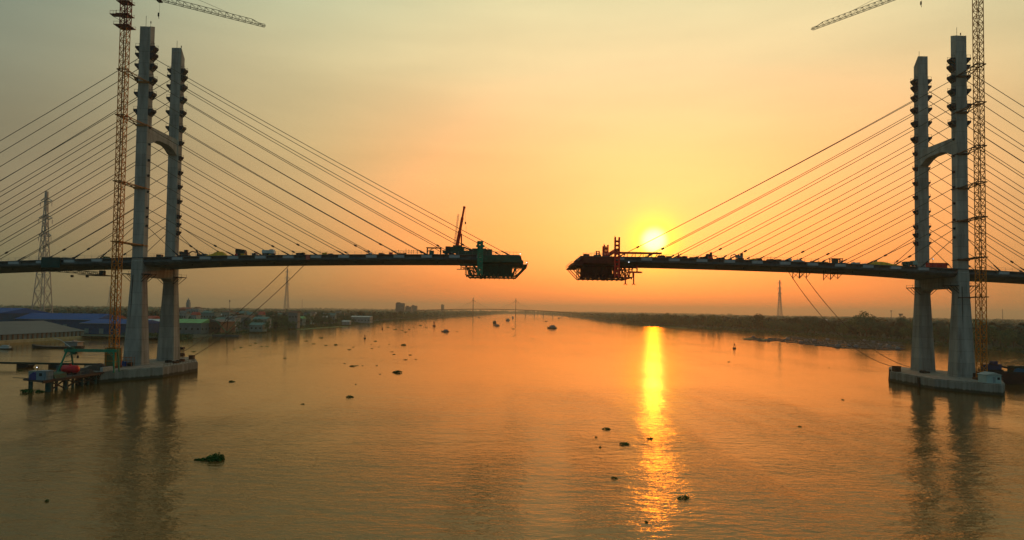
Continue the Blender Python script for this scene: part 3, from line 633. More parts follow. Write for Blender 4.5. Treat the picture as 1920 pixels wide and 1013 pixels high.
def frame_rail(px0, px1):
    a, b = at_deck(px0, 239.3), at_deck(px1, 239.3); m = MB(); rnd = random.Random(3); x = a.x
    while x < b.x: m.tube((x, 239.4, deck_z(x)), (x, 239.4, deck_z(x)+rnd.uniform(.9, 2.2)), .07); x += rnd.uniform(.5, 1.6)
    for h in (.7, 1.3): m.tube((a.x, 239.4, deck_z(a.x)+h), (b.x, 239.4, deck_z(b.x)+h), .05)
    return m
tag(frame_rail(735, 790).obj('rebar_cage', RUST), 'rusty rebar cage standing along the edge of the left deck', 'rebar cage')
tag(frame_rail(1434, 1456).obj('rebar_cage', RUST), 'short rusty rebar cage on the right deck', 'rebar cage')
def barrier():
    a, b = at_deck(1746, 238.9), at_deck(1786, 238.9); m = MB().b2(a.x, b.x, 241.8, 242.1, a.z, a.z+1.9)
    return tag(m.obj('hoarding', REDS), 'long red hoarding panel on the right deck between the pylon legs', 'hoarding')
barrier()
def cone_man():
    p = at_deck(1272, 239.5); m = MB().tube(p, p+Vector((0, 0, 1.2)), .55, .2, n=8).tube(p+Vector((0, 0, 1.1)), p+Vector((0, 0, 2.0)), .16, n=6)
    tag(m.obj('survey_post', REDS), 'small peaked red marker standing on the right deck near the sun', 'marker post')
cone_man()
def floodlight(p, h, label):
    root = thing('floodlight', p, label, 'floodlight'); MB().tube(p, p+Vector((0, 0, h)), .07).box(tuple(p+Vector((0, -.05, h))), (.6, .25, .5)).obj('pole', BLACK, root)
    MB().box(tuple(p+Vector((0, -.2, h))), (.22, .06, .18)).obj('lamp', LAMP, root)
floodlight(at_deck(1749, 240.5), 3.2, 'lit floodlight on a short pole on the right deck beside the pylon')
tag(MB().b2(*sorted((P(574, 480, 238).x, P(581, 480, 238).x)), 237.7, 238.0, 42.4, 44.2).obj('warning_panel', mat('faded_red_panel', (.45, .10, .08), .7)), 'faded red panel hung on the edge of the left deck above the restraint cables', 'panel')
def netting():
    x0, x1 = P(78, 490, 238).x, P(113, 490, 238).x
    tag(MB().b2(x0, x1, 237.75, 238.02, 38.2, 41.9).obj('safety_net', mat('dark_teal_net', (.015, .06, .055), .9)), 'dark teal netting hung over the edge of the left deck', 'net')
netting()
# hanging inspection platform under the left side span
def under_platform():
    a, b = P(75, 507, 240), P(192, 513, 240); z = 36.2; root = thing('hanging_platform', (a+b)/2, 'dark lattice work platform hanging under the left side span', 'work platform')
    m = MB().truss((a.x, 241, a.z+.3), (b.x, 241, z+.2), 1.2, 1.0, 16, .08); m.b2(b.x-9, b.x, 240, 250, z-.4, z-.25); m.obj('walkway_truss', BLACK, root)
    MB().b2(b.x-1.2, b.x, 240, 242, z-.2, z+1.3).obj('end_cabin', BLACK, root)
    h = MB()
    for k in range(5): x = a.x+(b.x-a.x)*k/4; h.tube((x, 241, a.z+.3+(z-a.z)*k/4), (x, 241.5, deck_z(x)-2.2), .06)
    h.obj('hanger', BLACK, root)
    for k in (0, 1): MB().box((b.x-6-k*5.5, 240.8, z-.9), (.7, .7, .8)).obj('trolley', BLACK, root)
under_platform()
def bracket(px, z0, label):
    p = P(px, 516, 240); x = p.x; zt = deck_z(x)-2.3; root = thing('hanging_bracket', (x, 240, zt), label, 'bracket')
    for yy in (240.5, 246):
        m = MB()
        m.tube((x-2.2, yy, zt+.2), (x-2.2, yy, zt-3.6), .16); m.tube((x+.4, yy, zt+.1), (x+.4, yy, zt-3.4), .14); m.tube((x-2.4, yy, zt-1.0), (x+3.0, yy, zt-1.0), .14)
        m.tube((x-2.2, yy, zt-3.4), (x-.2, yy, zt-1.0), .11); m.tube((x+.4, yy, zt-3.2), (x+2.4, yy, zt-1.0), .12); m.tube((x-2.2, yy, zt-1.2), (x+.4, yy, zt-3.3), .09)
        m.obj('bracket_frame', RUST, root)
    MB().b2(x-2.4, x+2.9, 240, 246.5, zt-.95, zt-.8).obj('floor_board', WOODM, root)
    return x, zt
b1 = bracket(1511, 0, 'rusty bracket hanging under the right deck where a restraint cable starts'); b2_ = bracket(1570, 0, 'rusty bracket hanging under the right deck below the portal frame')
# restraint cables from deck to cap
def sagcable(a, b, sag, r, label, n=18):
    pts = []
    for k in range(n+1):
        t = k/n; p = Vector(a).lerp(Vector(b), t); p.z -= sag*4*t*(1-t); pts.append(p)
    tag(MB().path(pts, r, 6).obj('restraint_cable', CABLE), label, 'cable', 'restraint cables between deck and pile caps')
def deckbot(px, y): x = P(px, 500, y).x; return Vector((x, y, deck_z(x)-2.2))
sagcable(deckbot(548, 244), G(343, 660, 4.2), 2.4, .12, 'restraint cable running from the left deck down to the far end of the left cap')
sagcable(deckbot(577, 241), G(361, 669, 4.4), 2.6, .12, 'restraint cable running from the red panel on the left deck down to the left cap')
sagcable(deckbot(1474, 243), G(1677, 688, 4.6), 7.0, .12, 'slack restraint cable from the right deck down to the corner of the right cap')
sagcable(Vector((b1[0]+.4, 241, b1[1]-3.3)), G(1712, 690, 4.2), 6.0, .12, 'restraint cable from the hanging bracket down behind the right pylon leg')
# ------------------------------------------------------------------ things on the caps
def cap_winch(px, py, label):
    p = G(px, py, 3.6); root = thing('cap_winch', p, label, 'winch'); x, y, z = p
    m = MB()
    for dx in (-.6, .6):
        for dy in (-.6, .6): m.tube((x+dx, y+dy, z), (x+dx*.7, y+dy*.7, z+3.6), .13)
    m.obj('post_frame', BLACK, root)
    MB().b2(x-.8, x+.8, y-.8, y+.8, z+3.5, z+4.4).obj('head_block', BLACK, root); MB().tube((x-.9, y, z+1.2), (x+.9, y, z+1.2), .75, n=12).obj('drum', RUST, root)
cap_winch(341, 671, 'tall dark winch frame at the far end of the left cap')
def block_on(px, py, d, label, m, name='anchor_bollard', cat='block', z=3.6):
    p = G(px, py, z); o = MB().box((p.x, p.y, z+d[2]/2), d).box((p.x, p.y, z+d[2]+.08), (d[0]*1.15, d[1]*1.15, .16)); return tag(o.obj(name, m), label, cat)
block_on(359.5, 674, (1.7, 1.7, 1.5), 'square concrete block at the far corner of the left cap', RUST)
block_on(1681, 697, (2.2, 2.2, 2.0), 'square dark block on the corner of the right cap where the slack cable ends', RUST)
fp = G(1667, 713); tag(MB().tube((fp.x, fp.y, -2), (fp.x+.5, fp.y, 4.2), .45, .4, n=8).obj('mooring_pile', WOODM), 'single leaning timber pile beside the right cap', 'pile')
fx_ = P(1706, 718, 238.); tag(MB().b2(145.6, 146.2, 236.8, 237.8, -1, 3.3).obj('rubber_fender', BLACK), 'dark rubber fender strip on the side of the right cap', 'fender')
def hut(p, label):
    x, y, z = p; root = thing('site_hut', p, label, 'hut'); MB().b2(x-2.4, x+2.4, y-2, y+2, z, z+2.7).obj('wall', mat('teal_hut_panel', (.36, .50, .46), .7, var=.12), root)
    MB().prism([(x-2.7, z+2.68), (x+2.7, z+2.68), (x, z+3.5)], 'y', y-2.3, y+2.3).obj('roof', mat('pale_hut_roof', (.42, .47, .42), .7), root)
    MB().b2(x-.4, x+.5, y-2.06, y-1.98, z+.1, z+2.1).obj('door', mat('grey_hut_door', (.25, .32, .32), .7), root); MB().b2(x+1.1, x+1.9, y-2.05, y-1.98, z+1.1, z+1.9).obj('window', BLACK, root)
hut(Vector((157.6, 218.5, 3.62)), 'pale teal site hut on the nose of the right cap below the crane')
def railset(pts, label, z=3.62):
    m = MB()
    for a, b in zip(pts, pts[1:]):
        a, b = Vector((*a, z)), Vector((*b, z)); n = max(1, int((b-a).length/2))
        for k in range(n+1): p = a.lerp(b, k/n); m.tube(p, p+Vector((0, 0, 1.1)), .05)
        for h in (.55, 1.1): m.tube(a+Vector((0, 0, h)), b+Vector((0, 0, h)), .04)
    tag(m.obj('cap_railing', BLACK), label, 'railing')
railset([(-122.3, 234), (-121.6, 255), (-126, 262)], 'thin dark railing along the river edge of the left cap')
railset([(163, 219.5), (171, 232)], 'short dark railing on the nose of the right cap')
def clutter(cx, cy, n, spread, cols, label, cat, name, z=3.62, seed=1, group=None, hmax=1.8):
    rnd = random.Random(seed)
    for i in range(n):
        x, y = cx+rnd.uniform(-1, 1)*spread[0], cy+rnd.uniform(-1, 1)*spread[1]; d = (rnd.uniform(.7, 2.2), rnd.uniform(.7, 2), rnd.uniform(.5, hmax)); m, cn = cols[i % len(cols)]
        b = MB().box((x, y, z+d[2]/2), d, rz=rnd.uniform(-.4, .4)); b.box((x, y, z+d[2]+.06), (d[0]*.8, d[1]*.8, .12), rz=.1)
        tag(b.obj(name, m), '%s %s' % (cn, label), cat, '%s %ss' % (cn, label.split(' among')[0].split(' on ')[0]) if group is None else '%s %s' % (cn, group))
clutter(-136.5, 231.5, 7, (2.6, 3), [(BLUE, 'blue'), (mat('orange_paint', (.45, .12, .02), .6), 'orange'), (BLACK, 'dark')], 'equipment crate on the left cap at the foot of the crane', 'crate', 'equipment_crate', seed=5, group='crates on the left cap')
clutter(-127, 252, 5, (2.5, 5), [(BLACK, 'dark'), (RUST, 'rusty')], 'equipment crate on the left cap between the pylon legs', 'crate', 'equipment_crate', seed=9, group='crates between the left pylon legs', hmax=1.4)
clutter(165, 231.5, 6, (2.5, 2), [(BLACK, 'dark'), (RUST, 'rusty')], 'equipment crate on the right cap beside the crane', 'crate', 'equipment_crate', seed=11, group='crates on the right cap')
clutter(158, 251, 3, (3, 2), [(BLACK, 'dark')], 'equipment crate on the right cap between the pylon legs', 'crate', 'equipment_crate', seed=12, group='crates between the right pylon legs', hmax=1.1)
# orange frame at the foot of the left near leg
def scaffold(p, dx, dy, h, m, label):
    x, y, z = p; s = MB(); nx = 3
    for i in range(nx+1):
        for j in (0, 1): s.tube((x+dx*i/nx, y+dy*j, z), (x+dx*i/nx, y+dy*j, z+h), .07)
    for k in range(1, int(h/1.0)+1):
        for j in (0, 1): s.tube((x, y+dy*j, z+k), (x+dx, y+dy*j, z+k), .06)
    tag(s.obj('scaffold_frame', m), label, 'scaffold')
scaffold(Vector((-138, 232.6, 3.62)), 5, 2, 3.3, mat('orange_scaffold', (.40, .12, .03), .6), 'orange scaffold frame round the foot of the left near pylon leg')
# ------------------------------------------------------------------ work trestle in front of the left cap
def trestle():
    root = thing('work_trestle', (-140, 205, 3.4), 'dark steel work trestle on piles reaching out from the left cap', 'trestle')
    poly = [(-131.2, 186), (-139.8, 190.5), (-140.5, 205), (-146.5, 208.5), (-147.5, 226), (-139, 230), (-137, 215), (-131.0, 214)]
    MB().prism(poly, 'z', 3.0, 3.45).obj('deck_plate', mat('dirty_trestle_deck', (.05, .045, .038), .9, var=.4, scale=.4), root)
    MB().b2(-131.15, -130.85, 186, 213, 2.75, 3.5).obj('edge_beam', BLACK, root)
    teal = mat('teal_pile_steel', (.02, .07, .06), .6, .2, var=.4, scale=.8)
    for i, (x, y, r) in enumerate([(-132.0, 190.0, .85), (-132.0, 197.0, .6), (-132.0, 204.5, .5), (-132.0, 211, .5), (-132.3, 193.6, .4), (-132.3, 200.8, .4), (-132.3, 208, .4), (-136, 197, .4), (-136, 203, .4), (-136.5, 209, .4), (-138.8, 192.0, .42), (-135.6, 188.2, .3), (-139, 199.5, .6), (-139, 208, .5), (-145.5, 210, .5), (-146, 218, .5), (-146, 225, .5), (-140, 227, .5)]):
        MB().tube((x, y, -3), (x, y, 3.0), r, n=14).obj('pile', teal, root)
    for y0, y1 in ((190.8, 196.5), (197.5, 204), (205, 210.5)):
        MB().tube((-132, y0, 2.7), (-132, y1, .3), .22).tube((-132, y0, .3), (-132, y1, 2.7), .22).obj('cross_brace', BLACK, root)
    tr = MB()
    y = 199
    while y < 213: tr.tube((-131.6, y, 2.9), (-131.6, y+1.2, 1.4), .12); tr.tube((-131.6, y+1.2, 1.4), (-131.6, y+2.4, 2.9), .12); y += 2.4
    tr.tube((-131.6, 199, 1.4), (-131.6, 213, 1.4), .12); tr.obj('under_truss', BLACK, root)
    rl = MB()
    for y in range(187, 213, 3): rl.tube((-131.2, y, 3.4), (-131.2, y, 4.4), .04)
    rl.tube((-131.2, 187, 4.4), (-131.2, 211, 4.4), .035); rl.tube((-142.5, 190.2, 3.8), (-136, 188.6, 3.8), .12); rl.obj('railing', BLACK, root)
    MB().b2(-131.6, -130.7, 212.8, 218.2, 3.5, 4.9).obj('edge_panel', mat('pale_edge_panel', (.36, .38, .34), .8), root)
trestle()
def tank():
    root = thing('fuel_tank', (-136.1, 205, 3.45), 'bright red cylindrical tank lying on the work trestle', 'tank'); z = 5.0
    a, b = Vector((-138.3, 205.7, z)), Vector((-133.9, 204.7, z)); d = (b-a).normalized()
    m = MB(); secs = []
    prof = [(-.45, .35), (-.3, .85), (0, 1.25), ((b-a).length, 1.25), ((b-a).length+.3, .85), ((b-a).length+.45, .35)]
    u = Vector((-d.y, d.x, 0)); v = Vector((0, 0, 1))
    for t, r in prof: secs.append([tuple(a+d*t+u*math.cos(q*math.pi/10)*r+v*math.sin(q*math.pi/10)*r) for q in range(20)])
    m.loft(secs).obj('shell', REDTANK, root, smooth=True)
    MB().tube(a.lerp(b, .5)+v*1.2, a.lerp(b, .5)+v*1.6, .35, n=12).obj('hatch', REDTANK, root)
    for t in (.2, .8): p = a.lerp(b, t); MB().box((p.x, p.y, 3.85), (.35, 2.0, .8), rz=math.atan2(d.y, d.x)).obj('cradle', BLACK, root)
tank()
def cabin(x0, x1, y0, y1, z, h, m, label, win=True):
    root = thing('site_cabin', ((x0+x1)/2, (y0+y1)/2, z), label, 'cabin'); MB().b2(x0, x1, y0, y1, z, z+h).obj('wall', m, root)
    MB().b2(x0-.1, x1+.1, y0-.1, y1+.1, z+h, z+h+.12).obj('roof', m, root)
    if win: MB().b2(x0+.3*(x1-x0), x0+.6*(x1-x0), y0-.05, y0+.02, z+h*.45, z+h*.8).obj('window', BLACK, root); MB().b2(x1-.02, x1+.05, y0+.8, y0+1.6, z+.1, z+h*.85).obj('door', GREY, root)
cabin(-134.6, -131.8, 188.4, 191.4, 3.45, 2.4, mat('pale_blue_cabin', (.17, .24, .27), .7), 'pale blue cabin near the tip of the work trestle')
cabin(-138.6, -136.6, 190.9, 193.0, 3.45, 2.1, mat('grey_green_cabin', (.22, .28, .24), .7), 'small grey-green cabin at the very tip of the work trestle', False)
tag(MB().prism([(-136.7, 3.45), (-134.8, 3.45), (-134.9, 5.3), (-135.6, 5.6), (-136.7, 4.8)], 'y', 188.6, 190.6).obj('tarpaulin_bundle', mat('indigo_tarp', (.04, .05, .20), .8)), 'dark blue tarpaulin bundle between the two cabins on the trestle', 'tarpaulin')
tag(MB().prism([(-135.5, 3.46), (-131.9, 3.46), (-132.2, 4.6), (-133.5, 5.1), (-135.2, 4.9)], 'y', 192.3, 197.5).obj('covered_pallets', DGREEN), 'dark green covered pallets on the trestle between cabin and red tank', 'pallets')
floodlight(Vector((-135.6, 190.2, 3.45)), 3.4, 'lit floodlight at the tip of the work trestle')
heap(0, 52, 2.6, 'gravel_heap', 'large dark gravel heap on the work trestle under the green gantry', mat('dark_gravel', (.07, .055, .045), .95, var=.4, scale=2), 'heap', z0=Vector((-137.2, 217.5, 3.4)), dep=5, peak=.7)
heap(0, 16, 1.6, 'gravel_heap', 'small dark gravel heap on the trestle right of the red tank', mat('dark_gravel', (.07, .055, .045)), 'heap', z0=Vector((-132.9, 208.5, 3.4)), dep=4, peak=.6)
cabin(-144.5, -141.6, 211, 213, 3.45, 1.9, mat('dark_teal_cabin', (.05, .10, .11), .7), 'dark teal generator cabin behind the red tank on the trestle', False)
def gantry():
    root = thing('gantry_crane', (-136, 213, 3.45), 'green steel gantry crane standing over the work trestle', 'gantry crane')
    xa, xb, y, z = P(131, 657, 213).x, P(219, 657, 213).x, 213, P(175, 657, 213).z
    for yy in (-.5, .5): MB().b2(xa-1.5, xb+.4, y+yy-.22, y+yy+.22, z-.55, z+.35).obj('main_beam', GREENS, root)
    for x in (xa, xb):
        for s in (-1, 1):
            f = -1.6 if x == xa else 0.3
            MB().tube((x+(0 if s > 0 else -.6), y+s*.6, z-.3), (x+f*(1 if s < 0 else .3), y+s*(3.0 if x == xa else 1.6), 3.45), .3, .26).obj('leg', GREENS, root)
        MB().tube((x-.2, y-2.0, z-3.6), (x-.2, y+2.0, z-3.6), .15).tube((x-.6, y-.8, z-2), (x+2.2*(1 if x == xa else -1), y-.6, z-.5), .16).obj('brace', GREENS, root)
    MB().box((xa+.4, y, z+.6), (1.6, 1.6, .7)).box((xa+1.5, y, z-1.0), (1.2, .9, .8)).obj('trolley', DGREEN, root)
    MB().tube((xa+2.6, y, z-.3), (xa+2.6, y, z-2.2), .05).box((xa+2.6, y, z-2.2), (.4, .4, .9)).tube((xa+1.8, y, z-.3), (xa+1.8, y, z-2.0), .04).obj('hoist_hook', BLACK, root)
gantry()
def crane_base():
    root = thing('crane_enclosure', (-135.6, 226.5, 3.6), 'olive panelled enclosure round the foot of the left tower crane', 'enclosure')
    b = MB()
    for s in (-1, 1): b.b2(-135.6+s*1.5-.06, -135.6+s*1.5+.06, 225.06, 227.94, 4.42, 10.4); b.b2(-137.76, -134.64, 226.5+s*1.5-.06, 226.5+s*1.5+.06, 4.42, 10.4)
    b.obj('side_panel', OLIVE, root)
    f = MB()
    for sx_ in (-1, 1):
        for sy in (-1, 1): f.tube((-135.6+sx_*1.65, 226.5+sy*1.65, 3.6), (-135.6+sx_*1.65, 226.5+sy*1.65, 10.6), .12)
    for zz in (6, 8.2, 10.5):
        for s in (-1, 1): f.tube((-137.9, 226.5+s*1.65, zz), (-134.5, 226.5+s*1.65, zz), .08)
    f.obj('frame', YEL, root)
crane_base()
# floating pipeline
def pipeline():
    root = thing('floating_pipeline', (-200, 276, .8), 'long dark floating pipeline on pontoons left of the work trestle', 'pipeline')
    a, b = G(-260, 676, 1.9), G(204, 684, 1.9); MB().path([a, a.lerp(b, .3), a.lerp(b, .65), b], .42, 8).obj('pipe', mat('dark_green_pipe', (.02, .045, .03), .7), root)
    for px0, px1 in ((27, 49), (87, 106), (155, 170), (-110, -88)):
        p0, p1 = G(px0, 690, 0), G(px1, 690, 0); m = MB().prism([(p0.x, -.4), (p1.x-.5, -.4), (p1.x+.9, 1.0), (p1.x, 1.45), (p0.x, 1.45)], 'y', p0.y+1.0, p0.y+4.5); m.obj('pontoon', BLACK, root)
    rp = MB(); rp.path([G(-200, 670, 1.2), G(60, 667.5, 1.0), G(200, 672.5, 2.5)], .05).obj('mooring_rope', BLACK, root)
pipeline()
# ------------------------------------------------------------------ boats
def boat(p, L_, rz, label, hullm, cabm, cab=(.15, .75), H=1.0, group=None, name='river_boat', load=None):
    root = thing(name, (0, 0, 0), label, 'boat', group); h = MB(); W = L_*.13; secs = []
    for t, w_, zb, zt in ((-.5, .55, .2, 1.15), (-.42, .9, -.5, 1.0), (-.2, 1, -.6, .8), (.15, 1, -.6, .8), (.35, .8, -.5, 1.1), (.46, .35, -.2, 1.5), (.5, .06, .6, 1.8)):
        x = t*L_; zt *= H*L_*.075; zb *= H; secs.append([(x, -W*w_, zt), (x, -W*w_*.75, zb), (x, W*w_*.75, zb), (x, W*w_, zt)])
    h.loft(secs); h.obj('hull', hullm, root)
    x0, x1 = (-.5+cab[0])*L_, (-.5+cab[1])*L_; zc = .075*L_*.7; MB().b2(x0, x1, -W*.75, W*.75, zc, zc+L_*.13*H).obj('cabin', cabm, root)
    MB().b2(x0-.03*L_, x1+.03*L_, -W*.85, W*.85, zc+L_*.13*H, zc+L_*.145*H).obj('roof', GREY, root)
    MB().b2(x0+.1*L_, x1-.12*L_, -W*.45, W*.45, zc+L_*.145*H, zc+L_*.2*H).tube((x0+.05*L_, 0, zc+L_*.1), (x0+.05*L_, 0, zc+L_*.3*H), .06).obj('wheelhouse', cabm, root)
    place(root, p, rz); return root
DKB = mat('dark_timber_hull', (.04, .035, .03), .8)
boat(G(1035, 616), 15, R(200), 'large dark cargo boat in midstream, right of the others', DKB, GREY, H=1.35)
boat(G(927, 607), 15, R(250), 'taller dark boat in midstream, rear one of a close pair', DKB, DKB, H=1.7)
boat(G(931, 611.5), 11, R(200), 'lower dark boat in midstream, front one of a close pair', DKB, GREY, H=1.1)
boat(G(952, 602), 17, R(240), 'distant grey boat below the right tower of the far bridge', GREY, GREY, H=1.5)
boat(G(961.5, 597.5), 20, R(260), 'farthest grey boat in front of the right tower of the far bridge', GREY, GREY, H=1.6)
boat(G(835, 622.5), 9, R(190), 'small dark boat left of midstream', DKB, GREY, H=1.3)
boat(G(898, 596), 12, R(10), 'tiny flat boat far upstream near the left bank', DKB, DKB, H=.8)
boat(G(1024, 603.2), 8, R(10), 'tiny boat beyond the large cargo boat, upper left of it', DKB, DKB, H=.8)
boat(G(1048, 597.5), 12, R(0), 'tiny flat boat far upstream near the right bank', DKB, DKB, H=.7)
boat(G(8, 655), 9, R(180), 'white and grey boat at the left edge of the photo by the quay', DKB, WHITE, H=1.0)
boat(G(108, 653), 28, R(183), 'long low dark barge moored off the grey warehouse', DKB, GREY, cab=(.06, .3), H=.6)
def barge_boom():
    a = G(132, 651, 2.5); b = Vector((a.x-5, a.y, a.z+3.6)); tag(MB().tube(a, b, .18, .1, n=6).tube(b, b+Vector((-4, 0, 1.0)), .15, .1, n=6).tube(a, a-Vector((0, 0, 2.2)), .3, n=6).obj('boat_boom', WHITE), 'thin white boom rising over the long low barge', 'boom')
barge_boom()
def barge():
    p = Vector((207, 257, 0)); root = thing('crane_barge', p, 'dark red barge with machinery moored right of the right cap', 'barge')
    MB().prism([(180, 4.0), (183.5, -.6), (236, -.6), (239, 4.0)], 'y', 251.5, 263).obj('hull', mat('dark_red_hull', (.03, .012, .012), .8, var=.4), root)
    MB().b2(181, 238, 251.45, 251.8, 3.9, 4.5).obj('bulwark', BLACK, root)
    MB().b2(191.5, 199.5, 252.5, 256, 4.0, 6.7).obj('green_container', mat('dark_green_container', (.02, .05, .03), .7), root)
    MB().prism([(191, 4.5), (194.5, 4.5), (194.2, 5.7), (192.6, 6.0), (191.3, 5.4)], 'y', 251.2, 252.3).obj('blue_tarp', mat('teal_blue_tarp', (.01, .13, .24), .8), root)
    cx = 184.0
    MB().b2(cx-2.4, cx+3.2, 253, 256.5, 5.0, 7.2).b2(cx-.4, cx+1.6, 252.9, 254.6, 7.2, 8.4).obj('crane_house', mat('navy_crane_house', (.02, .04, .11), .6), root)
    for yy in (252.9, 256.2): MB().prism([(cx-2.8, 4.1), (cx+3.6, 4.1), (cx+4.0, 4.6), (cx+3.6, 5.2), (cx-2.8, 5.2), (cx-3.2, 4.6)], 'y', yy, yy+.8).obj('crane_track', BLACK, root)
    MB().truss((cx+2.6, 254.5, 6.2), (cx+30, 257, 12.2), 1.1, 1.1, 18, .06).obj('lattice_boom', mat('faded_yellow_boom', (.28, .20, .08), .6), root)
    MB().path([(cx-1, 254.5, 8.6), (cx+8, 255, 9.4), (cx+30, 257, 13.5)], .05).obj('boom_rope', BLACK, root)
    MB().tube((cx+9, 253.5, 5.2), (cx-1.5, 253.2, 7.4), .35, n=6).obj('spud_arm', BLACK, root)
barge()
tag(MB().prism([(-.8, -1), (.8, -1), (.4, 2.6), (-.4, 2.6)], 'y', -.4, .4).obj('mooring_pile', REDS), 'small dark red marker post at the right edge of the photo below the barge', 'marker post').location = G(1919, 712)
# buoys
def buoy(px, py, h, label, m):
    p = G(px, py); root = thing('channel_buoy', p, label, 'buoy'); r = h*.3
    MB().tube(p-Vector((0, 0, .3)), p+Vector((0, 0, h*.22)), r, r*.9, n=12).obj('float', m, root)
    t = MB()
    for a in range(4): q = a*math.pi/2+.4; t.tube(p+Vector((math.cos(q)*r*.8, math.sin(q)*r*.8, h*.2)), p+Vector((0, 0, h*.85)), .09*h*.3)
    t.obj('lattice_top', m, root); MB().tube(p+Vector((0, 0, h*.6)), p+Vector((0, 0, h)), r*.55, .05, n=10).obj('top_mark', m, root)
buoy(814, 612, 8.0, 'large dark red channel buoy left of the small dark boat', mat('buoy_red', (.18, .03, .02), .6))
buoy(684, 635, 3.4, 'small dark channel buoy left of midstream among floating hyacinth', BLACK)
buoy(1377, 654, 4.0, 'red channel buoy off the right bank near the fish cages', mat('buoy_red', (.18, .03, .02)))
buoy(717, 617.5, 3.6, 'small dark channel buoy far off close to the left bank trees', BLACK)
# ------------------------------------------------------------------ floating water hyacinth
def hyacinth_mesh(seed, nleaf, h, lw=.3):
    rnd = random.Random(seed); m = MB(); lobes = [(rnd.uniform(-.7, .7), rnd.uniform(-.45, .45), rnd.uniform(.25, .5)) for _ in range(6)]+[(0, 0, .6)]
    while len(m.f) < nleaf:
        lx, ly, lr = rnd.choice(lobes); a = rnd.uniform(0, 6.283); q = lr*math.sqrt(rnd.random()); x, y = lx+q*math.cos(a), ly+q*math.sin(a)*.6
        if abs(x) > 1 or abs(y) > 1: continue
        z = h*rnd.uniform(.05, 1)*max(.15, 1-(x*x+y*y)*.8); c = Vector((x, y, z)); u = Vector((rnd.gauss(0, 1), rnd.gauss(0, 1), rnd.gauss(0, .6))).normalized(); v = u.cross(Vector((rnd.gauss(0, 1), rnd.gauss(0, 1), rnd.gauss(0, 1)))).normalized(); s = lw*rnd.uniform(.5, 1)
        m.add([c-u*s-v*s*.5, c+u*s-v*s*.5, c+u*s*.7+v*s*.6, c-u*s*.7+v*s*.6], [(0, 1, 2, 3)])
    return m
HM = []
for i in range(5): o = hyacinth_mesh(40+i, 150, .28, .12).obj('leaves', HYA); HM.append(o.data); bpy.data.objects.remove(o)
def hyacinth(px, py, wpx, label, group, i, hs=1.0, dense=None):
    p = G(px, py); W = wpx*p.y/1240; me = HM[i % 5]
    if dense: o = dense.obj('hyacinth_clump', HYA)
    else: o = bpy.data.objects.new('hyacinth_clump', me); sc.collection.objects.link(o)
    o.location = p; o.scale = (W/2, W/2*1.25, max(.7, W*.45*hs)); o.rotation_euler = (0, 0, (i*1.7) % .8-.4)
    tag(o, label, 'water hyacinth', group); return o
def big_clump():
    rnd = random.Random(4); m = MB(); p = G(395, 863); k = 0
    lob = [(1.0, .1, .75, 1.15), (.3, -.2, .8, .95), (1.55, .3, .5, .8), (-.5, .1, .6, .55), (-1.2, -.1, .45, .35), (1.3, -.5, .5, .7), (-1.9, .05, .35, .2), (-2.35, .1, .2, .12), (.6, .5, .7, .8)]
    for _ in range(2200):
        x, y, r, h = lob[rnd.randrange(9)]; a = rnd.uniform(0, 6.283); q = r*math.sqrt(rnd.random()); e = 1-(q/r)**2
        c = Vector((x+q*math.cos(a), y+q*math.sin(a)*.9, h*rnd.uniform(.05, 1.15)*max(.2, e**.6))); u = Vector((rnd.gauss(0, 1), rnd.gauss(0, 1), rnd.gauss(0, .8))).normalized(); v = u.cross(Vector((rnd.gauss(0, 1), rnd.gauss(0, 1), rnd.gauss(0, 1)))).normalized(); s = rnd.uniform(.07, .17)
        m.add([c-u*s-v*s*.5, c+u*s-v*s*.5, c+u*s*.7+v*s*.6, c-u*s*.7+v*s*.6], [(0, 1, 2, 3)])
    o = m.obj('hyacinth_clump', HYA); o.location = p; o.rotation_euler = (0, 0, .1); tag(o, 'largest green hyacinth clump, floating in the left foreground', 'water hyacinth')
big_clump()
hyacinth(52, 736, 46, 'dark green hyacinth clump caught under the tip of the work trestle', None, 1, dense=hyacinth_mesh(2, 600, .3, .06))
for k, (px, py, wd, lb) in enumerate([(1137, 805, 18, 'dark hyacinth clump left of the sun glitter, upper one of two'), (1170, 833, 23, 'dark hyacinth clump left of the sun glitter, lower one of two'), (1219, 823, 14, 'dark hyacinth clump inside the bright sun glitter'), (1281, 934, 26, 'ragged hyacinth clump in the foreground right of the sun glitter'), (1151, 897, 14, 'small hyacinth clump at the left edge of the sun glitter'), (1211, 980, 9, 'nearest tiny hyacinth clump at the foot of the sun glitter'), (654, 745, 18, 'oval hyacinth clump alone left of midstream'), (757, 647.5, 14, 'flat oval hyacinth clump in mid river'), (661, 687, 12, 'peaked hyacinth clump left of midstream'), (747, 699, 24, 'thin trailing hyacinth strip left of midstream'), (434, 716, 14, 'thin hyacinth strip right of the left cap'), (88, 940, 8, 'tiny hyacinth clump in the lower left corner'), (630, 647, 10, 'flat hyacinth strip among the specks near the left bank'), (602, 634, 9, 'hyacinth clump nearest the left bank among the specks'), (38, 695, 10, 'small hyacinth clump below the floating pipeline'), (363, 660, 8, 'small hyacinth clump just beyond the left cap')]):
    hyacinth(px, py, wd, lb, None, k+2, hs=1.2, dense=hyacinth_mesh(100+k, 260, .3, .1))
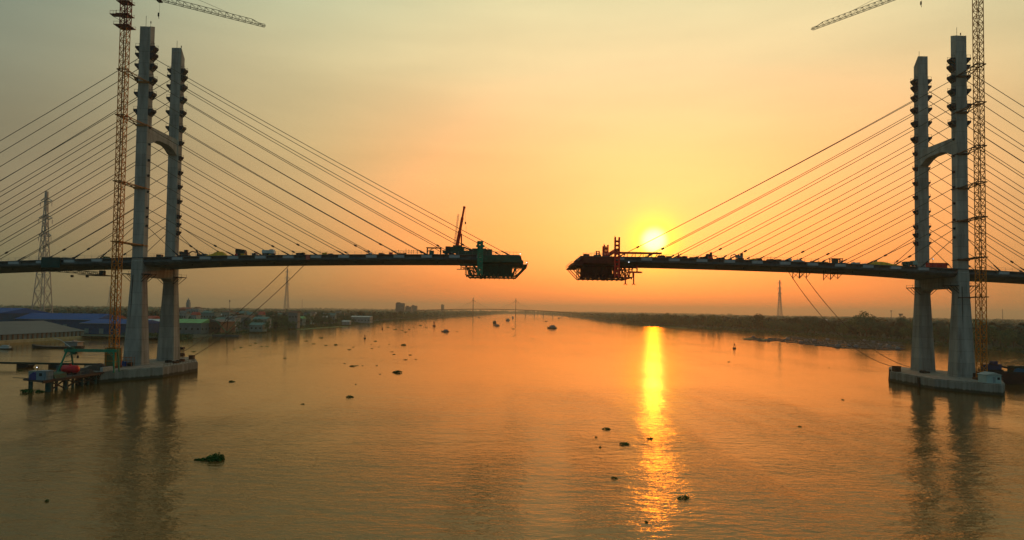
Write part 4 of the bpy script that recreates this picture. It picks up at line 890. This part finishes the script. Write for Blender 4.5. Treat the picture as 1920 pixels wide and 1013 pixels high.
specks = [(470, 648), (490, 650), (502, 650), (452, 652), (480, 644), (515, 640), (527, 641), (540, 637), (575, 640), (589, 645), (612, 648), (465, 636), (495, 632), (548, 635), (663, 651), (698, 654), (696, 646), (711, 651), (730, 646), (656, 656), (535, 672), (646, 682), (669, 686), (680, 686), (707, 686), (713, 702), (667, 721), (569, 758), (571, 634), (620, 627), (770, 666), (760, 675), (780, 674), (739, 665), (755, 620), (768, 618), (775, 614), (742, 618), (800, 615), (789, 611), (728, 614), (760, 623), (690, 622), (857, 622), (966, 629), (963, 631), (998, 635), (1087, 613), (1367, 679), (1555, 690), (1581, 750), (1125, 839), (1118, 820), (963, 617), (440, 655), (650, 622), (735, 660), (1500, 800), (1107, 621), (705, 640)]
rnd = random.Random(5)
for k, (px, py) in enumerate(specks): hyacinth(px, py, rnd.uniform(4, 10) if py > 611 else 12, 'tiny scattered hyacinth speck floating on the river', 'tiny hyacinth specks on the river', k, hs=.8)
# mud and hyacinth banks off the right bank
def mat_bank(pts, name, label, h=.5, m=None):
    m_ = MB(); rnd = random.Random(9)
    for a, b in zip(pts, pts[1:]):
        a, b = G(*a), G(*b); n = max(3, int((b-a).length/3.5))
        for k in range(n):
            p = a.lerp(b, (k+rnd.random())/n); r = rnd.uniform(2, 6)
            q = [(p.x+r*math.cos(t)*rnd.uniform(.8, 1.3), p.y+r*math.sin(t)*2.2*rnd.uniform(.8, 1.2), 0.02+rnd.random()*.02) for t in [x*math.pi/4 for x in range(8)]]
            m_.add(q+[(p.x, p.y, h*rnd.uniform(.5, 1.4))], [(i, (i+1) % 8, 8) for i in range(8)])
    tag(m_.obj(name, m or HYA), label, 'hyacinth bank')
mat_bank([(1208, 610.5), (1230, 612), (1262, 614), (1288, 615.5)], 'hyacinth_bank', 'low hyacinth bank crossing the sun glitter off the right bank', .6)
mat_bank([(1148, 605), (1185, 607)], 'hyacinth_bank', 'thin far hyacinth bank off the right bank, left of the sun glitter', .6)
mat_bank([(1395, 635), (1425, 637), (1440, 637)], 'hyacinth_bank', 'thin pointed hyacinth strip at the upstream end of the fish cages', .4)
mat_bank([(560, 618), (600, 615), (650, 612)], 'hyacinth_bank', 'thin hyacinth strip along the left bank', .4)
# fish cages
def fish_cage(p, rz, s, label, hut_):
    root = thing('fish_cage', (0, 0, 0), label, 'fish cage', 'floating fish cages off the right bank'); m = MB(); W, Ln = 7, 12
    for x in (-W/2, 0, W/2): m.b2(x-.35, x+.35, -Ln/2, Ln/2, .0, .42)
    for y in (-Ln/2, 0, Ln/2): m.b2(-W/2, W/2, y-.35, y+.35, .05, .47)
    m.obj('float_frame', mat('weathered_float_grey', (.05, .078, .08), .8), root)
    MB().b2(-W/2+.4, W/2-.4, -Ln/2+.4, -.4, .26, .32).obj('net_cover', mat('dark_net_cover', (.05, .07, .07), .9), root)
    if hut_:
        MB().b2(-1.6, 1.6, -1.4, 1.4, .6, 2.1).obj('hut_wall', mat('grey_tin', (.20, .24, .25), .6), root); MB().prism([(-2.0, 2.08), (2.0, 2.08), (0, 2.6)], 'y', -1.7, 1.7).obj('hut_roof', mat('pale_tin_roof', (.16, .21, .22), .5), root)
    place(root, p, rz, s)
rnd = random.Random(21); row = [(1405, 636), (1430, 639), (1460, 638), (1490, 641), (1523, 645), (1556, 648), (1590, 651), (1625, 652), (1660, 654), (1695, 656)]
n = 0
for (a, b), (c, d) in zip(row, row[1:]):
    for k in range(4):
        t = k/4; px, py = a+(c-a)*t, b+(d-b)*t
        for j in range(2 if px < 1480 else (4 if px < 1590 else 5)):
            h_ = (n % 9 == 3); q = G(px+rnd.uniform(-5, 5), py+1-j*3.3+rnd.uniform(-1, 1))
            fish_cage(q, R(-22)+rnd.uniform(-.1, .1), rnd.uniform(.8, 1.05), 'floating fish cage with a small tin hut off the right bank' if h_ else 'open floating fish cage frame off the right bank', h_); n += 1
# ------------------------------------------------------------------ transmission towers
def pylon_tower(px, Y, ztop, base, label, r):
    x = P(px, 580, Y).x; root = thing('transmission_tower', (x, Y, 1.9), label, 'transmission tower'); m = MB(); H = ztop-1.9
    prof = lambda t: base*(1-t)**1.35*.5+base*.5*.13+ (0 if t > .6 else 0)
    zs = [0, .13, .26, .38, .48, .57, .65, .72, .78, .84, .89, .94, 1.0]
    C = []
    for t in zs: w_ = prof(t); C.append([Vector((x+a*w_, Y+b*w_, 1.9+H*t)) for a, b in ((-1, -1), (1, -1), (1, 1), (-1, 1))])
    for a, b in zip(C, C[1:]):
        for i in range(4):
            j = (i+1) % 4; m.tube(a[i], b[i], r*1.3); m.tube(a[i], b[j], r*.75); m.tube(a[j], b[i], r*.75); m.tube(b[i], b[j], r*.75)
    m.obj('lattice_body', GALV, root)
    for t, l in ((.66, base*.5), (.79, base*.55), (.92, base*.46)):
        z = 1.9+H*t; w_ = prof(t); am = MB()
        for s in (-1, 1):
            for yy in (-1, 1): am.tube((x+s*w_, Y+yy*w_, z), (x+s*l, Y, z+H*.012), r); am.tube((x+s*w_, Y+yy*w_, z+H*.03), (x+s*l, Y, z+H*.012), r)
            am.tube((x+s*l, Y, z), (x+s*l, Y, z-H*.03), r*.9)
        am.obj('cross_arm', GALV, root)
pylon_tower(79, 690, 143, 13, 'tall lattice transmission tower behind the blue sheds on the left', .34)
pylon_tower(537, 2050, 146, 13, 'distant lattice transmission tower seen below the left deck', .55)
pylon_tower(1462, 2300, 145, 14, 'distant lattice transmission tower on the right bank below the right deck', .6)
pylon_tower(206, 3000, 110, 18, 'faint very distant lattice tower behind the left tower crane', .6)
def mast(px, Y, ztop, r, label, top=None, name='mast'):
    x = P(px, 590, Y).x; root = thing(name, (x, Y, 1.9), label, 'mast'); MB().tube((x, Y, 1.8), (x, Y, ztop), r, r*.6, n=8).obj('pole', GREY, root)
    if top == 'tank': MB().tube((x, Y, ztop-5), (x, Y, ztop-1), r*3, r*6, n=12).tube((x, Y, ztop-1), (x, Y, ztop), r*6, r*6, n=12).obj('tank', CONC, root)
    elif top: MB().box((x, Y, ztop-1.2), (r*3, r*3, 2.4)).obj('antenna_head', GREY, root)
mast(1671, 1500, 38, .8, 'thin chimney-like mast on the right bank left of the pylon', 'head'); mast(1689, 1500, 31, .8, 'small water tower on the right bank beside the thin mast', 'tank', 'water_tower'); mast(1880, 1000, 38, .5, 'thin mast behind the trees at the right edge', None)
mast(430, 800, 33, .35, 'thin mast rising above the left bank houses', 'head'); mast(566, 2600, 60, .9, 'faint thin mast behind the left bank trees', None)
# ------------------------------------------------------------------ far bridge
def far_bridge():
    Y = 2900; root = thing('distant_bridge', (-75, Y, 0), 'distant cable-stayed bridge with two slim towers crossing the river on the horizon', 'bridge')
    def dz(x): return 31.5-((x+75)/430)**2*17
    xs = [-560+k*20 for k in range(50)]; MB().loft([[(x, Y-8, dz(x)), (x, Y-7, dz(x)-3.4), (x, Y+7, dz(x)-3.4), (x, Y+8, dz(x))] for x in xs]).obj('deck', mat('far_bridge_concrete', (.04, .04, .04), .9), root)
    for px in (887, 967):
        x = P(px, 580, Y).x; m = MB()
        for yy in (-9, 9): m.tube((x, Y+yy, -2), (x, Y+yy*.8, 80), 2.3, 1.6, n=4)
        m.b2(x-1.5, x+1.5, Y-8, Y+8, 60, 63); m.b2(x-1.5, x+1.5, Y-9, Y+9, 24, 27); m.obj('tower', mat('far_bridge_concrete', (.04, .04, .04), .9), root)
        c = MB()
        for k in range(1, 9):
            for s in (-1, 1): c.tube((x, Y-7, 78-k*1.5), (x+s*k*10.5, Y-7, dz(x+s*k*10.5)), .16)
        tag(c.obj('stay_cable_fan', CABLE, root), kind='stuff')
    for x in list(range(-540, -210, 40))+list(range(60, 400, 40)):
        MB().b2(x-1.5, x+1.5, Y-6, Y+6, -2, dz(x)-2.1).obj('pier', CONC, root)
far_bridge()
# ------------------------------------------------------------------ buildings on the left bank
def roofmat(n, c, r=.9): return mat(n, c, r, var=.18, scale=.3, stretch=(1, .12, 1))
RG, RB_, RT = roofmat('grey_roof_sheet', (.115, .13, .125)), roofmat('blue_roof_sheet', (.002, .075, .27)), roofmat('teal_roof_sheet', (.08, .20, .18))
RR, RGr, RW, RRu = roofmat('red_roof_sheet', (.34, .06, .045)), roofmat('green_roof_sheet', (.20, .42, .16)), roofmat('pale_roof_sheet', (.55, .58, .52)), roofmat('rusty_roof_sheet', (.16, .085, .06))
WALLS = dict(pale=mat('pale_render', (.27, .30, .28), .9, var=.4), cream=mat('cream_render', (.28, .25, .19), .9, var=.4), blue=mat('blue_cladding', (.001, .06, .15), .9), grey=mat('grey_cladding', (.16, .18, .17), .8), pink=mat('faded_pink_wall', (.36, .13, .11), .9), brown=mat('brown_timber_wall', (.13, .075, .05), .9), teal=mat('pale_teal_wall', (.16, .24, .22), .9))
def building(x0, x1, y0, y1, h, rh, wall, roof, label, name='house', ridge='x', windows=3, storeys=1, group=None, hip=0., cat='house', z0=1.7, over=.5):
    root = thing(name, ((x0+x1)/2, (y0+y1)/2, z0), label, cat, group); w_ = MB().b2(x0, x1, y0, y1, z0-.5, z0+h).obj('wall', WALLS[wall], root)
    zt = z0+h-.02; o = over
    if rh > 0:
        m = MB()
        if ridge == 'x': ym = (y0+y1)/2; a, b = x0-o, x1+o; m.add([(a, y0-o, zt), (b, y0-o, zt), (b, y1+o, zt), (a, y1+o, zt), (a+hip, ym, zt+rh), (b-hip, ym, zt+rh)], [(0, 1, 5, 4), (2, 3, 4, 5), (1, 2, 5), (3, 0, 4), (3, 2, 1, 0)])
        else: xm = (x0+x1)/2; a, b = y0-o, y1+o; m.add([(x0-o, a, zt), (x1+o, a, zt), (x1+o, b, zt), (x0-o, b, zt), (xm, a+hip, zt+rh), (xm, b-hip, zt+rh)], [(1, 2, 5, 4), (3, 0, 4, 5), (0, 1, 4), (2, 3, 5), (3, 2, 1, 0)])
        m.obj('roof', roof, root)
    else: MB().b2(x0-.3, x1+.3, y0-.3, y1+.3, zt, zt+.5).obj('roof', roof, root)
    if windows:
        for s in range(storeys):
            for k in range(windows):
                wx = x0+(x1-x0)*(k+.5)/windows; ww = min(1.6, (x1-x0)/windows*.5); zz = z0+h*(s+.35)/storeys
                MB().b2(wx-ww/2, wx+ww/2, y0-.06, y0+.02, zz, zz+min(1.6, h/storeys*.45)).obj('window', BLACK, root)
        if x0 < 0:
            for k in range(min(4, windows)):
                wy = y0+(y1-y0)*(k+.5)/min(4, windows); MB().b2(x1-.02, x1+.06, wy-.8, wy+.8, z0+h*.35, z0+h*.35+min(1.6, h*.4)).obj('window', BLACK, root)
    return root
# big grey warehouse on the quay
gw = building(-382, -319, 395, 495, 3.7, 7.2, 'grey', RG, 'long low grey-roofed warehouse on the quay at the left edge', 'warehouse', 'y', 0, cat='warehouse', over=.8)
def blue_trim():
    for (x0, x1, y, z) in ((-341.5, -295.5, 523.4, 10.2), (-420.5, -351.5, 559.4, 12.1), (-470.5, -423.5, 544.4, 16.6)):
        rt = [o for o in sc.objects if o.name.startswith('warehouse') and o.type == 'EMPTY' and abs(o.location.x-(x0+x1)/2) < 1][0]
        MB().b2(x0, x1, y-.35, y, z-.25, z+.15).obj('eave_gutter', GREY, rt)
        for k in range(4):
            x = x0+(x1-x0)*(k+.5)/4; MB().b2(x-1.6, x+1.6, y+.3, y+.64, z-8, z-4).obj('door', WALLS['teal'], rt)
def wh_detail():
    for k in range(22): y = 397+k*4.4; MB().b2(-319.02, -318.6, y, y+1.2, 1.7, 5.2).obj('wall_column', WALLS['brown'], gw)
    m = MB(); m.add([(-341, 430, 10.36), (-320.6, 430, 5.64), (-320.6, 489, 5.64), (-341, 489, 10.36)], [(0, 1, 2, 3)]); m.obj('skylight_sheet', RW, gw)
wh_detail()
building(-345, -320.5, 345, 393, 3.0, 1.6, 'pale', RW, 'pale low shed on the quay in front of the grey warehouse', 'shed', 'y', 5, cat='shed')
tag(MB().b2(-317.9, -315.6, 150, 499, -1, 1.9).b2(-318, -303, 497.5, 499.5, -1, 1.88).obj('quay_wall', mat('yellowish_quay_concrete', (.42, .34, .18), .9)), 'pale concrete quay wall in front of the grey warehouse', 'quay')  # quay edge in a yellowish concrete colour, slightly mottled
building(-341, -296, 524, 565, 8.6, 3.0, 'blue', RB_, 'blue warehouse with a flat front wall facing the river behind the crane', 'warehouse', 'x', 0, cat='warehouse')
building(-420, -352, 560, 600, 10.5, 5, 'blue', RB_, 'large blue-roofed warehouse behind the grey one, right of the tallest blue shed', 'warehouse', 'x', 0, cat='warehouse')
building(-470, -424, 545, 610, 15, 4.5, 'blue', RB_, 'tallest dark blue shed at the left edge of the photo', 'warehouse', 'x', 0, cat='warehouse')
building(-398, -374, 520, 545, 5, 3, 'blue', RB_, 'small low blue roof between the grey warehouse and the large blue one', 'warehouse', 'x', 0, cat='warehouse')
blue_trim()
building(-372, -350, 514, 538, 3.2, 2, 'teal', RT, 'small teal-roofed shed behind the end of the grey warehouse', 'shed', 'x', 2, cat='shed')
building(-446, -418, 700, 720, 9, 3.2, 'cream', RR, 'red-roofed house behind the blue warehouses', 'house', 'x', 3)
building(-395, -375, 690, 712, 9.5, 3, 'pale', RR, 'red-roofed house seen between the crane and the left pylon leg', 'house', 'x', 3)
building(-340, -322, 600, 620, 8, 3, 'pale', RW, 'pale house seen between the legs of the left pylon', 'house', 'x', 3, storeys=2)
building(-312, -300, 560, 585, 6.5, 2, 'teal', RT, 'teal-roofed shed seen between the legs of the left pylon', 'shed', 'y', 3, cat='shed')
# right of the left pylon: px 335-700
def bld(px0, px1, pytop, Y, dep, rh, wall, roof, label, storeys=1, windows=3, ridge='x', group=None, name='house', cat='house', hip=0):
    a, b = P(px0, pytop, Y), P(px1, pytop, Y); h = (a.z+b.z)/2-1.7-rh*.8
    return building(a.x, b.x, Y, Y+dep, max(2.2, h), rh, wall, roof, label, name, ridge, windows, storeys, group, hip, cat)
bld(322, 377, 600, 560, 26, 3.2, 'grey', RGr, 'long light-green-roofed shed on the left bank, right of the left pylon', ridge='x', name='shed', cat='shed', windows=5)
bld(378, 414, 600, 575, 30, 2.0, 'brown', RG, 'brown open-sided boat shed on the left bank beside the green-roofed shed', ridge='y', name='shed', cat='shed', windows=6)
bld(334, 348, 577, 900, 20, 1.5, 'pink', RR, 'faded red building just right of the left pylon', storeys=3, windows=3)
bld(349, 372, 580, 820, 20, 0, 'pale', RW, 'white three-storey building below the far church tower', storeys=3, windows=5)
bld(376, 402, 587, 760, 16, 0, 'teal', RT, 'pale teal flat-roofed building with a row of dark windows', storeys=2, windows=5)
bld(422, 440, 593, 680, 16, 2, 'pale', RG, 'pale tall house with a steep grey roof below the thin mast', storeys=2, windows=3)
bld(404, 421, 596, 700, 14, 2, 'pale', RT, 'small house with a teal roof left of the thin mast', windows=3)
bld(442, 470, 592, 720, 18, 2.5, 'grey', RRu, 'rusty-roofed house on the left bank right of the thin mast', windows=4)
bld(474, 500, 595, 700, 14, 2.4, 'pale', RT, 'wide house with a pale teal roof in the middle of the left bank', windows=5)
bld(414, 432, 608, 600, 12, 2, 'cream', RW, 'small white-roofed house at the water edge on the left bank', windows=2)
bld(468, 492, 606, 640, 12, 2.4, 'teal', RT, 'teal-roofed boathouse at the water edge on the left bank', windows=3)
bld(541, 567, 594, 840, 16, 3.0, 'teal', RGr, 'green-roofed house among the left bank trees below the distant lattice tower', windows=3)
bld(604, 622, 593, 1000, 16, 2, 'cream', RW, 'small pale house among the left bank trees, left of the white boat shed', windows=3)
bld(641, 655, 601.5, 960, 12, 1.5, 'pale', RW, 'white boat shed at the water edge among the left bank trees', windows=0, name='shed', cat='shed')
bld(658, 694, 593, 1080, 20, 1.6, 'pale', RW, 'long pale-roofed shed among the trees right of the white boat shed', windows=6, name='shed', cat='shed')
rnd = random.Random(77)
for k in range(75):
    px = rnd.uniform(330, 640); Y = rnd.uniform(620, 1500) + (px-330)*.6; top = 583+rnd.uniform(0, 9); roof, rn = rnd.choice([(RG, 'grey'), (RT, 'teal'), (RRu, 'rusty'), (RR, 'red'), (RW, 'pale')])
    bld(px, px+rnd.uniform(7, 18), top, Y, 10, rnd.choice([0, 2, 3]), rnd.choice(['pale', 'cream', 'grey', 'teal']), roof, '%s-roofed town house in the crowded left bank town' % rn, storeys=2, windows=3, group='%s-roofed houses of the left bank town' % rn)
def highrise(px0, px1, top, Y, label, cap=True):
    a, b = P(px0, top, Y), P(px1, top, Y); root = thing('apartment_tower', ((a.x+b.x)/2, Y, 1.8), label, 'building'); z = a.z; m = mat('grey_facade', (.13, .15, .15), .9)  # walls share one plain grey, slightly mottled
    MB().b2(a.x, b.x, Y, Y+22, 1, z).obj('wall', m, root); s = MB()
    n = max(3, int(z/4))
    for k in range(1, n): s.b2(a.x-.2, b.x+.2, Y-.5, Y+.05, k*z/n, k*z/n+1.0)
    s.obj('balcony_band', mat('balcony_pale', (.28, .29, .27), .9), root)
    MB().b2(a.x+2, (a.x+b.x)/2, Y+4, Y+12, z, z+2.4).obj('roof_room', m, root)
highrise(742, 757, 568.5, 1900, 'tall grey apartment block standing on the left bank skyline')
highrise(760, 771, 575, 1950, 'lower grey block right beside the tall apartment block')
highrise(771, 781, 573.5, 2100, 'grey block with a stepped top, right of the tall apartment block')
highrise(827, 832, 571.5, 3100, 'slim faint tower block on the skyline left of the far bridge')
def church():
    x = P(353, 575, 1100).x; Y = 1100; root = thing('church_tower', (x, Y, 1.8), 'stepped church tower rising above the left bank town', 'tower'); m = WALLS['pale']
    MB().b2(x-2.8, x+2.8, Y-2.4, Y+2.4, 1, 31).b2(x-2.0, x+2.0, Y-1.8, Y+1.8, 31, 35).obj('tower_shaft', m, root); MB().tube((x, Y, 35), (x, Y, 39), 1.2, .1, n=8).obj('spire', m, root)
    MB().b2(x+6, x+24, Y-5, Y+8, 1, 18).obj('nave', m, root)
    MB().prism([(x+5.5, 18), (x+24.5, 18), (x+15, 24)], 'y', Y-5.5, Y+8.5).obj('roof', RRu, root)
church()
building(640, 700, 1450, 1500, 10, 5, 'teal', RW, 'long pale factory roof behind the right bank trees', 'warehouse', 'x', 0, cat='warehouse')
def derrick():
    p = G(425, 628, 1.5); root = thing('wharf_derrick', p, 'dark derrick on the left bank wharf beside the brown boat shed', 'derrick'); x, y, z = p
    MB().tube(p, p+Vector((1, 0, 17)), .4, .25, n=6).tube(p+Vector((-9, 0, 0)), p+Vector((.5, 0, 15)), .25, n=6).obj('mast', BLACK, root)
    MB().tube(p+Vector((0, 0, 2)), p+Vector((-9, -3, 13)), .35, .2, n=6).tube(p+Vector((0, 0, 1.5)), p+Vector((11, -2, 14)), .3, .2, n=6).obj('boom', GREENS, root)
    MB().box((x+2, y-4, .9), (22, 6, 1.6)).obj('pontoon', mat('weathered_float_grey', (.2, .24, .26)), root)
derrick()
# ------------------------------------------------------------------ trees
def tree_proto(kind, seed):
    rnd = random.Random(seed); root = thing('broadleaf_tree' if kind != 'palm' else 'palm_tree', (0, 0, 0), 'x', 'tree')
    tr = MB(); cr = MB()
    if kind == 'palm':
        H = 1.0; pts = [Vector((math.sin(t*1.2)*.06, 0, t*.82)) for t in [k/6 for k in range(7)]]
        for a, b in zip(pts, pts[1:]): tr.tube(a, b, .018, .015, n=6, cap=False)
        top = pts[-1]
        for k in range(16):
            a = k*2.4+rnd.random(); up = rnd.uniform(.0, .9); d = Vector((math.cos(a), math.sin(a), up)).normalized(); L_ = rnd.uniform(.2, .28); prev = top
            for q in range(1, 6):
                p = top+d*L_*q/5-Vector((0, 0, .22*(q/5)**2)); s = Vector((-d.y, d.x, 0)).normalized()*.035*(1.1-q/6)
                cr.add([prev-s, prev+s, p+s*.8-Vector((0, 0, .01)), p-s*.8-Vector((0, 0, .01))], [(0, 1, 2, 3)]); prev = p
    else:
        hw = {'round': .42, 'wide': .55, 'tall': .27}[kind]; zc = {'round': .58, 'wide': .6, 'tall': .55}[kind]; hz = {'round': .40, 'wide': .34, 'tall': .44}[kind]
        tr.tube((0, 0, -.03), (.01, 0, .4), .035, .022, n=7)
        cl = []
        for k in range(20):
            a = rnd.uniform(0, 6.283); q = rnd.random()**.5; zz = rnd.uniform(-1, 1); rr = math.sqrt(max(0, 1-zz*zz)); c = Vector((math.cos(a)*q*rr*hw*.85, math.sin(a)*q*rr*hw*.85, zc+zz*hz*.85)); cl.append((c, rnd.uniform(.10, .17)))
        for k in range(6): c = cl[k][0]; tr.tube((0, 0, rnd.uniform(.25, .4)), c, .014, .005, n=5)
        for c, r in cl:
            for _ in range(46):
                d = Vector((rnd.gauss(0, 1), rnd.gauss(0, 1), rnd.gauss(0, .8))).normalized(); p = c+d*r*rnd.uniform(.55, 1.1); u = Vector((rnd.gauss(0, 1), rnd.gauss(0, 1), rnd.gauss(0, 1))).normalized(); v = u.cross(d+Vector((.01, 0, 0))).normalized(); u = v.cross(d).normalized(); u = (u+d*rnd.uniform(-.5, .5)).normalized(); s = rnd.uniform(.018, .042)
                cr.add([p-u*s, p-v*s*.6, p+u*s, p+v*s*.7], [(0, 1, 2, 3)])
    tr.obj('trunk', BARK, root); cr.obj('crown', LEAF[seed % 3], root)
    return root
protos = {k: [tree_proto(k, s) for s in ss] for k, ss in (('round', (1, 2, 3)), ('wide', (4, 5)), ('tall', (6, 7)), ('palm', (8,)))}
used = set()
KN = {'round': 'round-crowned', 'wide': 'wide spreading', 'tall': 'tall slender', 'palm': 'feathery palm'}
def plant(kind, x, y, h, where, rz, label=None):
    v = protos[kind]; o = v[int(rz*100) % len(v)]
    if o.name in used: o = copy_tree(o)
    else: used.add(o.name)
    sx_ = h*random.uniform(.85, 1.15)
    if label: place(o, (x, y, 1.5), rz, (sx_, sx_, h), label); 
    else: place(o, (x, y, 1.5), rz, (sx_, sx_, h), '%s green tree in the belt of trees on the %s' % (KN[kind], where), '%s trees on the %s' % (KN[kind], where))
def edge_x(B, y):
    for (x0, y0), (x1, y1) in zip(B, B[1:]):
        if y0 <= y <= y1 and y1 > y0: return x0+(x1-x0)*(y-y0)/(y1-y0)
    return B[-1][0]
rnd = random.Random(31); kinds = ['round', 'round', 'wide', 'tall', 'round', 'palm', 'wide']
for k in range(190):     # right bank belt, individuals
    y = 430+(k/190)**1.5*1000; row_ = k % 4; x = edge_x(RB, y)+6+row_*11+rnd.uniform(-4, 4); h = (rnd.uniform(7, 15) if k % 5 else rnd.uniform(16, 22))+row_*1.6; plant(kinds[rnd.randrange(7)], x, y+rnd.uniform(-4, 4), h, 'right bank', rnd.uniform(0, 6))
plant('round', P(1618, 600, 760).x, 760, 29, '', 1.0, 'tallest round tree on the right bank, left of the thin mast'); plant('wide', P(1694, 600, 700).x, 700, 24, '', 2.0, 'broad dark tree on the right bank just left of the pylon'); plant('wide', P(1640, 600, 780).x, 780, 24, '', 3.0, 'broad tree right beside the tallest round tree on the right bank')
for k in range(85):      # left bank beyond the town
    y = 760+(k/85)**1.3*1000; row_ = k % 3; x = edge_x(LB, y)-6-row_*12+rnd.uniform(-4, 4); h = (rnd.uniform(6, 13) if k % 5 else rnd.uniform(14, 19))+row_*1.6; plant(kinds[rnd.randrange(7)], x, y, h, 'left bank', rnd.uniform(0, 6))
for k in range(34):      # along the left water's edge
    y = 700+k*13+rnd.uniform(-5, 5); plant(kinds[rnd.choice([0, 0, 2, 4, 6])], edge_x(LB, y)-4-rnd.uniform(0, 5), y, rnd.uniform(7, 11.5), 'left water edge', rnd.uniform(0, 6))
for k in range(48):      # among the houses
    px = rnd.uniform(380, 560); y = rnd.uniform(640, 1000); plant(kinds[rnd.randrange(5)], P(px, 600, y).x, y, rnd.uniform(7, 12), 'left bank town', rnd.uniform(0, 6))
for k, v in protos.items():
    for o in v:
        if o.name not in used: place(o, (-480-rnd.uniform(0, 50), 700, 1.5), 0, 14, '%s green tree in the belt of trees on the left bank' % KN[k], '%s trees on the left bank' % KN[k])
# far woods: one mass nobody could count
def woods(name, region, n, hmin, hmax, seed, leaf, near_gap=0, fpt=30, m=1):
    rnd = random.Random(seed); me = MB()
    for _ in range(n):
        x, y = region(rnd); h = rnd.uniform(hmin, hmax); r = h*rnd.uniform(.35, .6); ph = rnd.uniform(0, 6)
        for k in range(fpt):
            a = rnd.uniform(0, 6.283); zz = rnd.uniform(-.6, 1); rr = math.sqrt(1-zz*zz); bump = 1+.22*math.sin(3*a+ph)+.15*rnd.random()
            c = Vector((x+math.cos(a)*rr*r*bump, y+math.sin(a)*rr*r*bump, 1.6+h*.55+zz*h*.45*bump)); s = leaf*rnd.uniform(.6, 1.3)*h*.2
            nr = Vector((math.cos(a)*rr, math.sin(a)*rr, zz+.3)).normalized(); u = nr.cross(Vector((rnd.random(), rnd.random(), rnd.random()))).normalized(); v = nr.cross(u)
            me.add([c-u*s, c-v*s, c+u*s, c+v*s], [(0, 1, 2, 3)])
        me.tube((x, y, 1), (x, y, 1.6+h*.5), .4, .3, n=3, cap=False)
    return tag(me.obj(name, LEAF[m]), 'hazy distant %s' % name.replace('_', ' '), 'woodland', kind='stuff')
def reg(B, sgn, y0, y1, d0, d1, pw=1.0):
    def f(r): y = y0+(y1-y0)*r.random()**pw; return edge_x(B, y)+sgn*(d0+(d1-d0)*r.random()**1.7), y
    return f
woods('woods_behind_right_bank', reg(RB, 1, 430, 1500, 48, 420, 1.2), 900, 10, 17, 1, 1.0, fpt=34, m=0)
woods('far_right_bank_woods', reg(RB, 1, 1400, 5200, 3, 2600, 1.5), 2300, 10, 18, 2, 1.1, fpt=24, m=1)
woods('far_left_bank_woods', reg(LB, -1, 1650, 5200, 3, 2600, 1.5), 2300, 9, 17, 3, 1.1, fpt=24, m=1)
woods('woods_behind_left_bank_town', reg(LB, -1, 720, 1900, 45, 1500, 1.0), 1500, 8, 15, 4, 1.1, fpt=26, m=0)
woods('far_end_woods', lambda r: (r.uniform(-1800, 1800), 5230+r.random()**2*1500), 1100, 12, 24, 5, 1.2, fpt=18, m=1)
woods('woods_behind_blue_sheds', lambda r: (r.uniform(-1500, -440), r.uniform(740, 1500)), 700, 8, 15, 6, 1.1, fpt=22, m=0)
# green riverside scrub
def scrub(name, a0, a1, B, sgn, n, seed, h=(1.2, 3.6), d=7):
    rnd = random.Random(seed); me = MB()
    for _ in range(n):
        y = rnd.uniform(a0, a1); x = edge_x(B, y)+sgn*rnd.uniform(-1, d); hh = rnd.uniform(*h)
        for k in range(14):
            c = Vector((x+rnd.gauss(0, 1.3), y+rnd.gauss(0, 1.3), rnd.uniform(0, hh))); u = Vector((rnd.gauss(0, 1), rnd.gauss(0, 1), rnd.gauss(0, 1))).normalized(); v = u.cross(Vector((rnd.gauss(0, 1), rnd.gauss(0, 1), rnd.gauss(0, 1)))).normalized(); s = rnd.uniform(.3, .8)
            me.add([c-u*s, c-v*s, c+u*s, c+v*s], [(0, 1, 2, 3)])
    return tag(me.obj(name, mat('riverside_scrub_leaf', (.05, .10, .03), .85, var=.45, scale=.4)), name.replace('_', ' '), 'scrub', kind='stuff')
scrub('left_riverside_scrub', 560, 1700, LB, -1, 900, 1); scrub('right_riverside_scrub', 380, 1500, RB, 1, 900, 2)
def frontscrub():
    rnd = random.Random(8); me = MB()
    for _ in range(650):
        t = rnd.random(); x = -303+t*62; y = 521-t*34+rnd.uniform(-3, 14); hh = rnd.uniform(1.0, 4)
        for k in range(14):
            c = Vector((x+rnd.gauss(0, 1.2), y+rnd.gauss(0, 1.2), rnd.uniform(0, hh))); u = Vector((rnd.gauss(0, 1), rnd.gauss(0, 1), rnd.gauss(0, 1))).normalized(); v = u.cross(Vector((rnd.gauss(0, 1), rnd.gauss(0, 1), rnd.gauss(0, 1)))).normalized(); s = rnd.uniform(.25, .7)
            me.add([c-u*s, c-v*s, c+u*s, c+v*s], [(0, 1, 2, 3)])
    tag(me.obj('scrub_on_the_left_spit', mat('riverside_scrub_leaf', (.05, .10, .03))), 'dense green scrub on the spit seen past the left pylon legs', 'scrub', kind='stuff')
frontscrub()
# ------------------------------------------------------------------ haze
hz = MB().b2(-14800, 14800, -1000, 15800, -4, 160)
hm = bpy.data.materials.new('river_haze'); hm.use_nodes = True; t = hm.node_tree; t.nodes.clear()
vo = t.nodes.new('ShaderNodeOutputMaterial'); pv = t.nodes.new('ShaderNodeVolumePrincipled'); pv.inputs['Density'].default_value = 1.5e-4; pv.inputs['Color'].default_value = (.74, .86, .70, 1); pv.inputs['Anisotropy'].default_value = .55
t.links.new(pv.outputs[0], vo.inputs['Volume']); tag(hz.obj('haze', hm), kind='stuff')
for o in sc.objects:
    if '_base' in o: del o['_base']
